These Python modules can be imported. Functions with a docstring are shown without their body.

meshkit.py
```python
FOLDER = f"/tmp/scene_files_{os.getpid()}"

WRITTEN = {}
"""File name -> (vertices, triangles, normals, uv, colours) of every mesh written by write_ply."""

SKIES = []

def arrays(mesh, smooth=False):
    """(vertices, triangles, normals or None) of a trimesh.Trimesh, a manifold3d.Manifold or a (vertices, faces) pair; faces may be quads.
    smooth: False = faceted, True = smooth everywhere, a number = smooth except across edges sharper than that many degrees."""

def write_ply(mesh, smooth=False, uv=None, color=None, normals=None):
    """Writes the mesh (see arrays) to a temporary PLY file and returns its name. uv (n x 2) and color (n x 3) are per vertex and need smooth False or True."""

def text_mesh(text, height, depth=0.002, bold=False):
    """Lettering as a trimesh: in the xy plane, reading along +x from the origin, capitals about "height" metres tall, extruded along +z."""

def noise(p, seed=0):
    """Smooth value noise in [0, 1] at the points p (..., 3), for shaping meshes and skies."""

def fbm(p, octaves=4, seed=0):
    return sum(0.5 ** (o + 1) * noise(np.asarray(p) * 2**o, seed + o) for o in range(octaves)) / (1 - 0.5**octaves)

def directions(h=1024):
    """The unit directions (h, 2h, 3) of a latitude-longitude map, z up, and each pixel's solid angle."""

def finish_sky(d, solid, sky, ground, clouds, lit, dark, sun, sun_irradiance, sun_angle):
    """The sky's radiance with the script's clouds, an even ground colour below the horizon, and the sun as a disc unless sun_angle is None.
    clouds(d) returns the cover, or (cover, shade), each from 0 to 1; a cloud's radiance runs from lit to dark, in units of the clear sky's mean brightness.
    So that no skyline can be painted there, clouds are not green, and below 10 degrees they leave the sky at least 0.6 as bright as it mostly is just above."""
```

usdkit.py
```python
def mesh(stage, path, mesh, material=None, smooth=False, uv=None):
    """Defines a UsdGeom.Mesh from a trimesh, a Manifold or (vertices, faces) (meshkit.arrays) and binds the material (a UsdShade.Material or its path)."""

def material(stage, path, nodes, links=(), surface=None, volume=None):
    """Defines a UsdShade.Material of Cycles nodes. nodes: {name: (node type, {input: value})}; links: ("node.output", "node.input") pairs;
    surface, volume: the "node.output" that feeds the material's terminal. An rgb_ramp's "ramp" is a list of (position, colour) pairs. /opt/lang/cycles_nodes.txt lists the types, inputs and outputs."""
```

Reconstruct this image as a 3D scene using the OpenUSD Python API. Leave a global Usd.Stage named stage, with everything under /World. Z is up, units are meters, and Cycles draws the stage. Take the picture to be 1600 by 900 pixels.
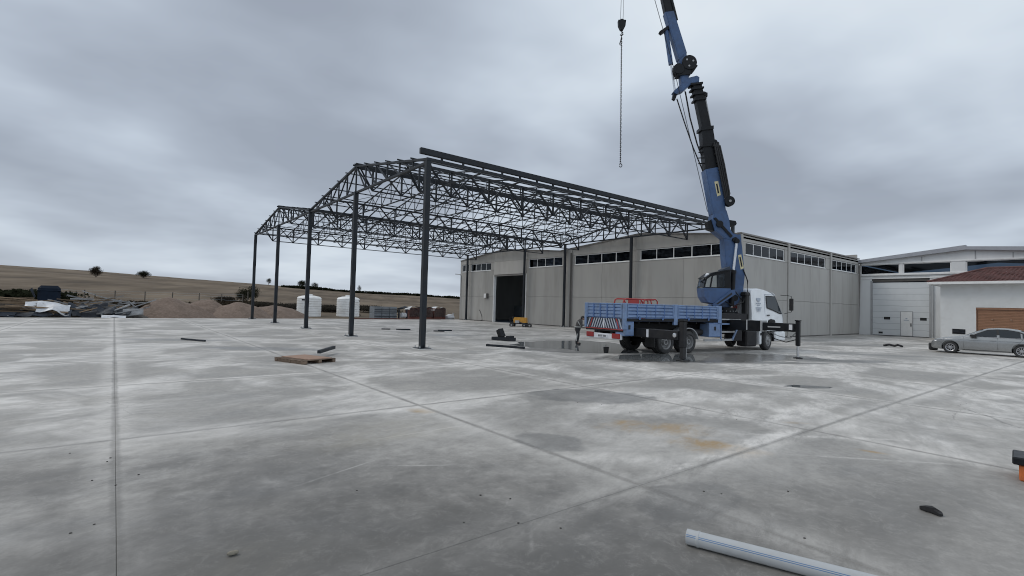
import math, random
import numpy as np
import trimesh, manifold3d, shapely, meshkit, usdkit
from shapely.geometry import Polygon, Point
from pxr import Usd, UsdGeom, UsdLux, UsdShade, Gf, Sdf, Vt

random.seed(7)
rng = np.random.default_rng(7)
stage = Usd.Stage.CreateInMemory()
UsdGeom.SetStageUpAxis(stage, UsdGeom.Tokens.z)
UsdGeom.SetStageMetersPerUnit(stage, 1.0)
UsdGeom.Xform.Define(stage, '/World')
UsdGeom.Scope.Define(stage, '/World/Looks')

# ---------------------------------------------------------------- camera
CAM_R = np.array([[0.782835, -0.042446, -0.62078], [-0.621667, -0.010931, -0.783206], [0.026458, 0.999039, -0.034945]])
EYE = np.array([0.0, 0.0, 2.0])
cam = UsdGeom.Camera.Define(stage, '/World/camera')
u_, s_, vt_ = np.linalg.svd(CAM_R)
Rc = u_ @ vt_
m = Gf.Matrix4d(1.0)
for i in range(3):
    m.SetRow(i, Gf.Vec4d(*Rc[:, i], 0))
m.SetRow(3, Gf.Vec4d(*EYE, 1))
cam.AddTransformOp().Set(m)
cam.CreateHorizontalApertureAttr(36.0)
cam.CreateVerticalApertureAttr(20.25)
cam.CreateFocalLengthAttr(783.48 / 1600 * 36)
cam.CreateClippingRangeAttr(Gf.Vec2f(0.1, 6000))
cam.CreateExposureAttr(0.0)

# ---------------------------------------------------------------- sky and sun (overcast)
SUN_AZ, SUN_EL = math.radians(130), math.radians(48)          # direction towards the sun: azimuth from +x
sd = np.array([math.cos(SUN_EL) * math.cos(SUN_AZ), math.cos(SUN_EL) * math.sin(SUN_AZ), math.sin(SUN_EL)])
SKY_STRENGTH = 0.12
skymat = usdkit.material(stage, '/World/Looks/overcast_sky', {
    'tc': ('texture_coordinate', {}),
    'sep': ('separate_xyz', {}),
    'zabs': ('math', {'math_type': 'maximum', 'value2': 0.0}),
    'zp': ('math', {'math_type': 'add', 'value2': 0.16}),
    'px': ('math', {'math_type': 'divide'}),
    'py': ('math', {'math_type': 'divide'}),
    'pv': ('combine_xyz', {'z': 4.6}),
    'n1': ('noise_texture', {'scale': 0.5, 'detail': 4.0, 'roughness': 0.42, 'distortion': 0.3}),
    'n2': ('noise_texture', {'scale': 1.5, 'detail': 4.0, 'roughness': 0.5, 'distortion': 0.1}),
    'nm': ('mix_float', {'fac': 0.2}),
    'ramp': ('rgb_ramp', {'ramp': [(0.0, (2.4, 2.72, 3.25)), (0.40, (2.8, 3.16, 3.75)), (0.46, (3.6, 4.06, 4.75)), (0.51, (4.5, 5.07, 5.8)), (0.565, (5.5, 6.12, 6.8)), (0.64, (6.6, 7.12, 7.55)), (1.0, (7.2, 7.6, 7.8))]}),
    'sky': ('sky_texture', {'sky_type': 'single_scattering', 'sun_disc': False, 'sun_elevation': SUN_EL, 'sun_rotation': math.atan2(sd[0], sd[1])}),
    'mx': ('mix', {'mix_type': 'mix', 'fac': 0.96}),
    'hz': ('map_range', {'from_min': 0.0, 'from_max': 0.22, 'to_min': 1.0, 'to_max': 0.0, 'clamp': True}),
    'hzm': ('math', {'math_type': 'multiply', 'value2': 0.38}),
    'mh': ('mix', {'mix_type': 'mix', 'color2': (4.6, 5.1, 5.75)}),
    'bg': ('background_shader', {'strength': SKY_STRENGTH}),
}, [('tc.generated', 'sep.vector'), ('sep.z', 'zabs.value1'), ('zabs.value', 'zp.value1'), ('sep.x', 'px.value1'), ('zp.value', 'px.value2'),
    ('sep.y', 'py.value1'), ('zp.value', 'py.value2'), ('px.value', 'pv.x'), ('py.value', 'pv.y'), ('pv.vector', 'n1.vector'), ('pv.vector', 'n2.vector'),
    ('n1.fac', 'nm.a'), ('n2.fac', 'nm.b'), ('nm.result', 'ramp.fac'), ('sky.color', 'mx.color1'), ('ramp.color', 'mx.color2'),
    ('sep.z', 'hz.value'), ('hz.result', 'hzm.value1'), ('hzm.value', 'mh.fac'), ('mx.color', 'mh.color1'), ('mh.color', 'bg.color')], surface='bg.background')
dome = UsdLux.DomeLight.Define(stage, '/World/sky')
dome.GetPrim().SetCustomDataByKey('kind', 'structure')
UsdShade.MaterialBindingAPI.Apply(dome.GetPrim()).Bind(skymat)
sun = UsdLux.DistantLight.Define(stage, '/World/sun')
sun.CreateIntensityAttr(0.3)
sun.CreateNormalizeAttr(True) if hasattr(sun, 'CreateNormalizeAttr') else None
sun.CreateAngleAttr(25.0)
sun.CreateColorAttr(Gf.Vec3f(1.0, 0.96, 0.9))
sun.AddRotateXYZOp().Set(Gf.Vec3f(0, 90 - math.degrees(SUN_EL), math.degrees(SUN_AZ)))

# ---------------------------------------------------------------- helpers: prims
counts, place = {}, {}


def numbered(parent, name):
    k = (parent, name)
    n = counts.get(k, 0)
    counts[k] = n + 1
    return f'{parent}/{name}' + (f'_{n:03d}' if n else '')


def say(prim, label=None, cat=None, group=None, kind=None):
    for k, v in (('label', label), ('category', cat), ('group', group), ('kind', kind)):
        if v:
            prim.SetCustomDataByKey(k, v)


def T(name, label=None, cat=None, loc=(0, 0, 0), rz=0.0, group=None, kind=None):
    path = numbered('/World', name)
    x = UsdGeom.Xform.Define(stage, path)
    x.AddTranslateOp().Set(Gf.Vec3d(*map(float, loc)))
    if rz:
        x.AddRotateZOp().Set(math.degrees(rz))
    say(x.GetPrim(), label, cat, group, kind)
    place[path] = (np.array(loc, float), rz)
    return path


def top_of(path):
    return '/'.join(path.split('/')[:3])


def P(name, mesh, mat, parent='/World', label=None, cat=None, group=None, kind=None, smooth=False, local=False):
    """One Mesh prim. Vertices are in world coordinates unless local is set."""
    v, f = mesh if isinstance(mesh, tuple) else meshkit.arrays(mesh)[:2]
    v = np.asarray(v, float)
    t = place.get(top_of(parent)) if parent != '/World' else None
    if t is not None and not local:
        v = v - t[0]
        c, s = math.cos(-t[1]), math.sin(-t[1])
        v = v @ np.array([[c, -s, 0], [s, c, 0], [0, 0, 1]]).T
    path = numbered(parent, name)
    p = usdkit.mesh(stage, path, (v, np.asarray(f)), M[mat] if isinstance(mat, str) else mat, smooth=smooth).GetPrim()
    say(p, label, cat, group, kind)
    return path


def X(name, parent):
    path = numbered(parent, name)
    UsdGeom.Xform.Define(stage, path)
    return path


def dup(src, loc, rz, label=None, group=None):
    p0 = stage.GetPrimAtPath(src)
    was = p0.GetCustomData()
    name = src.split('/')[-1]
    path = numbered('/World', name)
    x = UsdGeom.Xform.Define(stage, path)
    x.GetPrim().GetReferences().AddInternalReference(src)
    x.GetPrim().SetInstanceable(True)
    x.ClearXformOpOrder()
    x.AddTranslateOp().Set(Gf.Vec3d(*map(float, loc)))
    x.AddRotateZOp().Set(math.degrees(rz))
    say(x.GetPrim(), label or was.get('label'), was.get('category'), group or was.get('group'))
    return path


# ---------------------------------------------------------------- helpers: shapes (vertices, triangles)
BOXF = np.array([[0, 2, 1], [0, 3, 2], [4, 5, 6], [4, 6, 7], [0, 1, 5], [0, 5, 4], [1, 2, 6], [1, 6, 5], [2, 3, 7], [2, 7, 6], [3, 0, 4], [3, 4, 7]])


def cat(*ms):
    ms = [m for m in (ms[0] if len(ms) == 1 and isinstance(ms[0], list) else ms) if m is not None]
    vs, fs, n = [], [], 0
    for m in ms:
        v, f = m if isinstance(m, tuple) else meshkit.arrays(m)[:2]
        vs.append(v); fs.append(np.asarray(f) + n); n += len(v)
    return np.vstack(vs), np.vstack(fs)


def box(x0, y0, z0, x1, y1, z1, b=0.0):
    x0, x1 = min(x0, x1), max(x0, x1); y0, y1 = min(y0, y1), max(y0, y1); z0, z1 = min(z0, z1), max(z0, z1)
    if b <= 0:
        return np.array([[x0, y0, z0], [x1, y0, z0], [x1, y1, z0], [x0, y1, z0], [x0, y0, z1], [x1, y0, z1], [x1, y1, z1], [x0, y1, z1]], float), BOXF
    b = min(b, (x1 - x0) * .45, (y1 - y0) * .45, (z1 - z0) * .45)
    pts = []
    for x, sx in ((x0, 1), (x1, -1)):
        for y, sy in ((y0, 1), (y1, -1)):
            for z, sz in ((z0, 1), (z1, -1)):
                pts += [(x + sx * b, y + sy * b, z), (x + sx * b, y, z + sz * b), (x, y + sy * b, z + sz * b)]
    return hull(pts)


def hull(pts):
    h = manifold3d.Manifold.hull_points(np.asarray(pts, float)).to_mesh()
    return np.array(h.vert_properties[:, :3], float), np.array(h.tri_verts)


def frame(p, q, up=(0, 0, 1)):
    t = np.asarray(q, float) - np.asarray(p, float)
    t /= np.linalg.norm(t)
    up = np.asarray(up, float)
    if abs(t @ up) > 0.98:
        up = np.array([1.0, 0, 0]) if abs(t[0]) < .9 else np.array([0, 1.0, 0])
    a = np.cross(up, t); a /= np.linalg.norm(a)
    return t, a, np.cross(t, a)


def bar(p, q, w, h, up=(0, 0, 1)):
    p, q = np.asarray(p, float), np.asarray(q, float)
    t, a, b = frame(p, q, up)
    c = [(-1, -1), (1, -1), (1, 1), (-1, 1)]
    v = [o + a * (sx * w / 2) + b * (sy * h / 2) for o in (p, q) for sx, sy in c]
    return np.array(v), BOXF


def tube(points, r, n=8, caps=True):
    p = np.asarray(points, float)
    t = np.gradient(p, axis=0)
    t /= np.linalg.norm(t, axis=1, keepdims=True) + 1e-12
    ref = np.array([0, 0, 1.0]) if abs(t[:, 2]).mean() < .9 else np.array([1.0, 0, 0])
    a = np.cross(ref, t); a /= np.linalg.norm(a, axis=1, keepdims=True) + 1e-12
    b = np.cross(t, a)
    ang = np.arange(n) * 2 * np.pi / n
    r = np.broadcast_to(r, (len(p),))
    v = (p[:, None] + r[:, None, None] * (np.cos(ang)[None, :, None] * a[:, None] + np.sin(ang)[None, :, None] * b[:, None])).reshape(-1, 3)
    f = []
    for i in range(len(p) - 1):
        for j in range(n):
            k = (j + 1) % n
            f += [[i * n + j, i * n + k, (i + 1) * n + k], [i * n + j, (i + 1) * n + k, (i + 1) * n + j]]
    if caps:
        v = np.vstack([v, p[:1], p[-1:]])
        c0, c1, e = len(v) - 2, len(v) - 1, (len(p) - 1) * n
        for j in range(n):
            k = (j + 1) % n
            f += [[c0, k, j], [c1, e + j, e + k]]
    return v, np.array(f)


def cyl(p, q, r, n=16):
    return tube([p, q], r, n)


def lathe(p, axis, prof, n=24):
    """prof: (radius, distance along axis) pairs, closed at both ends when the radius is 0."""
    p = np.asarray(p, float)
    t, a, b = frame(p, p + np.asarray(axis, float))
    ang = np.arange(n) * 2 * np.pi / n
    ring = np.cos(ang)[:, None] * a + np.sin(ang)[:, None] * b
    v = np.vstack([p + t * h + ring * r for r, h in prof])
    f = []
    for i in range(len(prof) - 1):
        for j in range(n):
            k = (j + 1) % n
            f += [[i * n + j, i * n + k, (i + 1) * n + k], [i * n + j, (i + 1) * n + k, (i + 1) * n + j]]
    return v, np.array(f)


def prism(poly, to3d, d0, d1):
    """Extrudes a 2D outline. to3d(x, y, d) gives the points."""
    g = poly if hasattr(poly, 'exterior') else Polygon(poly)
    if not g.is_valid:
        g = g.buffer(0)
    m = trimesh.creation.extrude_polygon(g, 1.0, engine='earcut')
    v = np.array(m.vertices)
    w = np.array([to3d(x, y, d0 + (d1 - d0) * z) for x, y, z in v])
    f = np.array(m.faces)
    # keep the outside outward whatever handedness to3d has
    a, b, c = w[f[:, 0]], w[f[:, 1]], w[f[:, 2]]
    if np.einsum('ij,ij->i', a, np.cross(b, c)).sum() < 0:
        pass
    vol = np.einsum('ij,ij->i', a - w.mean(0), np.cross(b - w.mean(0), c - w.mean(0))).sum()
    return w, (f[:, ::-1] if vol < 0 else f)


def rot2(v, ang, c=(0, 0)):
    v = np.array(v, float)
    x, y = v[:, 0] - c[0], v[:, 1] - c[1]
    v[:, 0] = c[0] + x * math.cos(ang) - y * math.sin(ang)
    v[:, 1] = c[1] + x * math.sin(ang) + y * math.cos(ang)
    return v


# ---------------------------------------------------------------- materials
M = {}


def mat(name, col, rough=0.6, metal=0.0, var=0.12, scale=3.0, dirt=None, dirt_amt=0.4, dirt_scale=1.5, bump=0.0, bump_scale=30.0, spec=0.5, coat=0.0, stretch=(1, 1, 1), rvar=0.1, random_tone=0.0):
    col = np.array(col, float)
    dirt = np.array(dirt if dirt is not None else col * 0.55)
    nodes = {
        'g': ('geometry', {}),
        'mp': ('mapping', {'mapping_type': 'point', 'scale': stretch}),
        'n': ('noise_texture', {'scale': scale, 'detail': 5.0, 'roughness': 0.6}),
        'r': ('rgb_ramp', {'ramp': [(0.25, tuple(col * (1 - var))), (0.75, tuple(np.minimum(col * (1 + var), 1)))]}),
        'd': ('noise_texture', {'scale': dirt_scale, 'detail': 7.0, 'roughness': 0.68, 'distortion': 0.4}),
        'dr': ('map_range', {'from_min': 0.48, 'from_max': 0.72, 'to_min': 0.0, 'to_max': dirt_amt, 'clamp': True}),
        'mx': ('mix', {'color2': tuple(dirt)}),
        'rr': ('map_range', {'from_min': 0.3, 'from_max': 0.7, 'to_min': max(rough - rvar, 0.02), 'to_max': min(rough + rvar, 1), 'clamp': True}),
        'p': ('principled_bsdf', {'metallic': metal, 'specular_ior_level': spec, 'coat_weight': coat}),
    }
    links = [('g.position', 'mp.vector'), ('mp.vector', 'n.vector'), ('mp.vector', 'd.vector'), ('n.fac', 'r.fac'), ('d.fac', 'dr.value'), ('dr.result', 'mx.fac'), ('r.color', 'mx.color1'),
             ('d.fac', 'rr.value'), ('rr.result', 'p.roughness')]
    last = 'mx.color'
    if random_tone:
        nodes['oi'] = ('object_info', {})
        nodes['tone'] = ('map_range', {'from_min': 0.0, 'from_max': 1.0, 'to_min': 1 - random_tone, 'to_max': 1 + random_tone, 'clamp': True})
        nodes['hs'] = ('hsv', {'hue': 0.5, 'saturation': 1.0, 'fac': 1.0})
        links += [('oi.random', 'tone.value'), ('tone.result', 'hs.value'), (last, 'hs.color')]
        last = 'hs.color'
    links.append((last, 'p.base_color'))
    if bump:
        nodes['bn'] = ('noise_texture', {'scale': bump_scale, 'detail': 4.0, 'roughness': 0.6})
        nodes['b'] = ('bump', {'strength': 1.0, 'distance': bump})
        links += [('mp.vector', 'bn.vector'), ('bn.fac', 'b.height'), ('b.normal', 'p.normal')]
    M[name] = usdkit.material(stage, f'/World/Looks/{name}', nodes, links, surface='p.BSDF')


mat('frame_steel', (0.016, 0.0195, 0.0245), 0.52, 0.0, 0.25, 2.0, (0.034, 0.029, 0.025), 0.4, 2.2, spec=0.25)
mat('galvanised', (0.42, 0.44, 0.45), 0.4, 0.7, 0.1, 6.0)
mat('grout', (0.5, 0.5, 0.49), 0.85, 0, 0.15, 12)
mat('wall_concrete', (0.36, 0.35, 0.33), 0.88, 0, 0.07, 0.7, (0.235, 0.225, 0.205), 0.55, 0.75, bump=0.004, bump_scale=14, stretch=(1, 1, 0.16), random_tone=0.03)
mat('wall_band', (0.42, 0.405, 0.38), 0.8, 0, 0.06, 0.9, (0.27, 0.25, 0.23), 0.4, 0.8, stretch=(1, 1, 0.4))
mat('joint_fill', (0.2, 0.19, 0.175), 0.9)
mat('joint_dark', (0.09, 0.085, 0.08), 0.9)
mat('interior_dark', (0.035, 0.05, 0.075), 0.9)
mat('roof_trim', (0.2, 0.19, 0.18), 0.6, 0, 0.1, 2)
mat('white_frame', (0.72, 0.72, 0.71), 0.45, 0, 0.06, 3, (0.45, 0.44, 0.42), 0.3, 2)
mat('white_wall', (0.68, 0.69, 0.69), 0.75, 0, 0.05, 0.8, (0.5, 0.49, 0.47), 0.4, 0.6, stretch=(1, 1, 0.35))
mat('house_wall', (0.62, 0.63, 0.63), 0.85, 0, 0.04, 1.2, (0.45, 0.44, 0.42), 0.35, 0.9, bump=0.003, bump_scale=60)
mat('door_panel', (0.62, 0.64, 0.65), 0.45, 0, 0.03, 0.8, (0.42, 0.44, 0.46), 0.25, 0.7)
mat('grey_gutter', (0.33, 0.34, 0.37), 0.5, 0.0, 0.08, 2)
mat('roof_tile', (0.115, 0.05, 0.044), 0.75, 0, 0.4, 2.2, (0.07, 0.045, 0.04), 0.6, 3.0)
mat('shutter_orange', (0.26, 0.135, 0.078), 0.5, 0, 0.12, 2.5, (0.2, 0.09, 0.05), 0.5, 1.5)
mat('truck_blue', (0.17, 0.25, 0.41), 0.45, 0, 0.18, 2.5, (0.12, 0.13, 0.14), 0.65, 2.2, spec=0.4)
mat('crane_blue', (0.058, 0.108, 0.22), 0.42, 0, 0.2, 2.0, (0.05, 0.06, 0.09), 0.65, 1.6, spec=0.4)
mat('blue_rib', (0.075, 0.145, 0.32), 0.5, 0, 0.15, 4, (0.08, 0.09, 0.11), 0.5, 3)
mat('crane_black', (0.008, 0.009, 0.011), 0.45, 0, 0.3, 4, (0.025, 0.023, 0.022), 0.35, 3, spec=0.25)
mat('chassis_black', (0.012, 0.012, 0.014), 0.6, 0, 0.3, 4, (0.06, 0.055, 0.05), 0.4, 2.5, spec=0.3)
mat('rubber', (0.028, 0.028, 0.029), 0.8, 0, 0.25, 8, (0.1, 0.095, 0.085), 0.5, 5)
mat('hub_grey', (0.3, 0.3, 0.3), 0.5, 0.2, 0.2, 8, (0.07, 0.06, 0.05), 0.5, 6)
mat('ram_chrome', (0.62, 0.63, 0.65), 0.18, 0.9, 0.05, 4)
mat('cab_white', (0.72, 0.74, 0.76), 0.3, 0, 0.04, 2, (0.5, 0.49, 0.47), 0.35, 2.2, coat=0.3)
mat('soft_grey', (0.36, 0.365, 0.37), 0.5, 0, 0.1, 5)
mat('mark_grey', (0.38, 0.42, 0.48), 0.6)
mat('red_paint', (0.36, 0.035, 0.028), 0.45, 0, 0.15, 5, (0.25, 0.05, 0.04), 0.4, 4)
mat('red_lens', (0.27, 0.018, 0.018), 0.2, 0, 0.1, 6)
mat('stripe_pale', (0.46, 0.49, 0.55), 0.55, 0, 0.1, 5, (0.28, 0.28, 0.28), 0.5, 4)
mat('stripe_white', (0.66, 0.67, 0.7), 0.5, 0, 0.08, 5, (0.4, 0.4, 0.4), 0.4, 4)
mat('label_yellow', (0.62, 0.56, 0.34), 0.5, 0, 0.08, 5)
mat('rubber_black', (0.012, 0.012, 0.013), 0.6, 0, 0.2, 10)
mat('car_silver', (0.31, 0.315, 0.315), 0.26, 0.75, 0.02, 2, (0.26, 0.255, 0.25), 0.25, 2, coat=0.6, rvar=0.05)
mat('rim_silver', (0.42, 0.42, 0.43), 0.35, 0.7, 0.1, 8)
mat('lamp_dark', (0.02, 0.024, 0.028), 0.06, 0, 0.1, 3)
mat('lamp_clear', (0.3, 0.31, 0.33), 0.1, 0.3, 0.1, 10)
mat('pvc_grey', (0.41, 0.425, 0.435), 0.42, 0, 0.03, 3, (0.34, 0.34, 0.33), 0.35, 9, rvar=0.06)
mat('pvc_blue', (0.03, 0.15, 0.36), 0.45, 0, 0.1, 20)
mat('tank_white', (0.74, 0.74, 0.73), 0.55, 0, 0.04, 2, (0.55, 0.52, 0.46), 0.5, 0.9)
mat('navy_plastic', (0.004, 0.010, 0.022), 0.7, 0, 0.2, 2, spec=0.2)
mat('pallet_wood', (0.17, 0.12, 0.085), 0.8, 0, 0.3, 5, (0.14, 0.1, 0.08), 0.5, 4, stretch=(1, 1, 1), random_tone=0.25)
mat('pallet_board', (0.27, 0.17, 0.12), 0.75, 0, 0.12, 4, (0.24, 0.15, 0.1), 0.5, 3, random_tone=0.1)
mat('plank_wood', (0.17, 0.12, 0.075), 0.85, 0, 0.3, 3, (0.12, 0.09, 0.07), 0.6, 2, random_tone=0.45)
mat('sheet_white', (0.6, 0.61, 0.63), 0.5, 0, 0.1, 3, (0.33, 0.31, 0.29), 0.5, 1.5)
mat('sheet_dark', (0.026, 0.032, 0.042), 0.6, 0, 0.3, 3, (0.06, 0.05, 0.045), 0.5, 2, spec=0.25, random_tone=0.5)
mat('scrap_grey', (0.24, 0.245, 0.25), 0.6, 0.2, 0.2, 4, (0.14, 0.11, 0.09), 0.55, 3, random_tone=0.5)
mat('rubble', (0.085, 0.075, 0.065), 0.9, 0, 0.5, 2.0, (0.03, 0.03, 0.03), 0.6, 3, bump=0.08, bump_scale=5)
mat('gravel', (0.185, 0.135, 0.105), 0.95, 0, 0.3, 5, (0.11, 0.08, 0.062), 0.6, 1.2, bump=0.08, bump_scale=7)
mat('brick_red', (0.19, 0.075, 0.06), 0.85, 0, 0.35, 6, (0.3, 0.17, 0.14), 0.45, 4, random_tone=0.2)
mat('crate_grey', (0.16, 0.18, 0.2), 0.6, 0, 0.2, 4, (0.24, 0.22, 0.2), 0.4, 3)
mat('rust_steel', (0.11, 0.045, 0.035), 0.75, 0, 0.3, 6)
mat('yellow_paint', (0.56, 0.27, 0.03), 0.5, 0, 0.12, 6, (0.25, 0.14, 0.05), 0.4, 5)
mat('orange_paint', (0.52, 0.13, 0.03), 0.5, 0, 0.12, 12, (0.3, 0.1, 0.05), 0.4, 14)
mat('cloth_dark', (0.03, 0.03, 0.033), 0.9, 0, 0.3, 14)
mat('cloth_grey', (0.075, 0.07, 0.068), 0.9, 0, 0.2, 14)
mat('reflective', (0.62, 0.62, 0.58), 0.5)
mat('skin', (0.36, 0.22, 0.16), 0.55)
mat('hair', (0.02, 0.016, 0.014), 0.7)
mat('bark', (0.07, 0.055, 0.045), 0.9)
mat('fence_wood', (0.1, 0.085, 0.07), 0.9)
mat('stone', (0.22, 0.2, 0.16), 0.9, 0, 0.3, 30)
mat('stone_dark', (0.06, 0.057, 0.052), 0.9, 0, 0.3, 30)
mat('sealed_blue', (0.03, 0.04, 0.06), 0.5)


def leafmat(name, c):
    c = np.array(c)
    M[name] = usdkit.material(stage, f'/World/Looks/{name}', {
        'g': ('geometry', {}), 'r': ('rgb_ramp', {'ramp': [(0, tuple(c * .55)), (1, tuple(c * 1.5))]}),
        'd': ('diffuse_bsdf', {}), 't': ('translucent_bsdf', {}), 'm': ('mix_closure', {'fac': 0.25})},
        [('g.random_per_island', 'r.fac'), ('r.color', 'd.color'), ('r.color', 't.color'), ('d.BSDF', 'm.closure1'), ('t.BSDF', 'm.closure2')], surface='m.closure')


leafmat('leaf_dark', (0.045, 0.05, 0.03))
leafmat('leaf_brown', (0.075, 0.06, 0.042))
leafmat('leaf_grey', (0.085, 0.075, 0.06))


def glassmat(name, tint, gloss=(0.9, 0.93, 0.96), ior=1.5, rough=0.03):
    M[name] = usdkit.material(stage, f'/World/Looks/{name}', {
        'f': ('fresnel', {'IOR': ior}), 't': ('transparent_bsdf', {'color': tint}), 'gl': ('glossy_bsdf', {'color': gloss, 'roughness': rough}), 'm': ('mix_closure', {})},
        [('f.fac', 'm.fac'), ('t.BSDF', 'm.closure1'), ('gl.BSDF', 'm.closure2')], surface='m.closure')


glassmat('window_glass', (0.25, 0.3, 0.36), ior=1.36, rough=0.05)
glassmat('cabin_glass', (0.86, 0.9, 0.92), ior=1.35)
glassmat('car_glass', (0.3, 0.33, 0.34), ior=1.5)
glassmat('plastic_wrap', (0.86, 0.84, 0.83), ior=1.6, rough=0.25)

# ------------------------------------------------ the concrete yard's material: poured slabs, laitance, damp patches, shade painted under the truck, ochre stains
SX0, SY0, SWX, SWY = 0.10, 8.86, 4.67, 5.28


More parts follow.
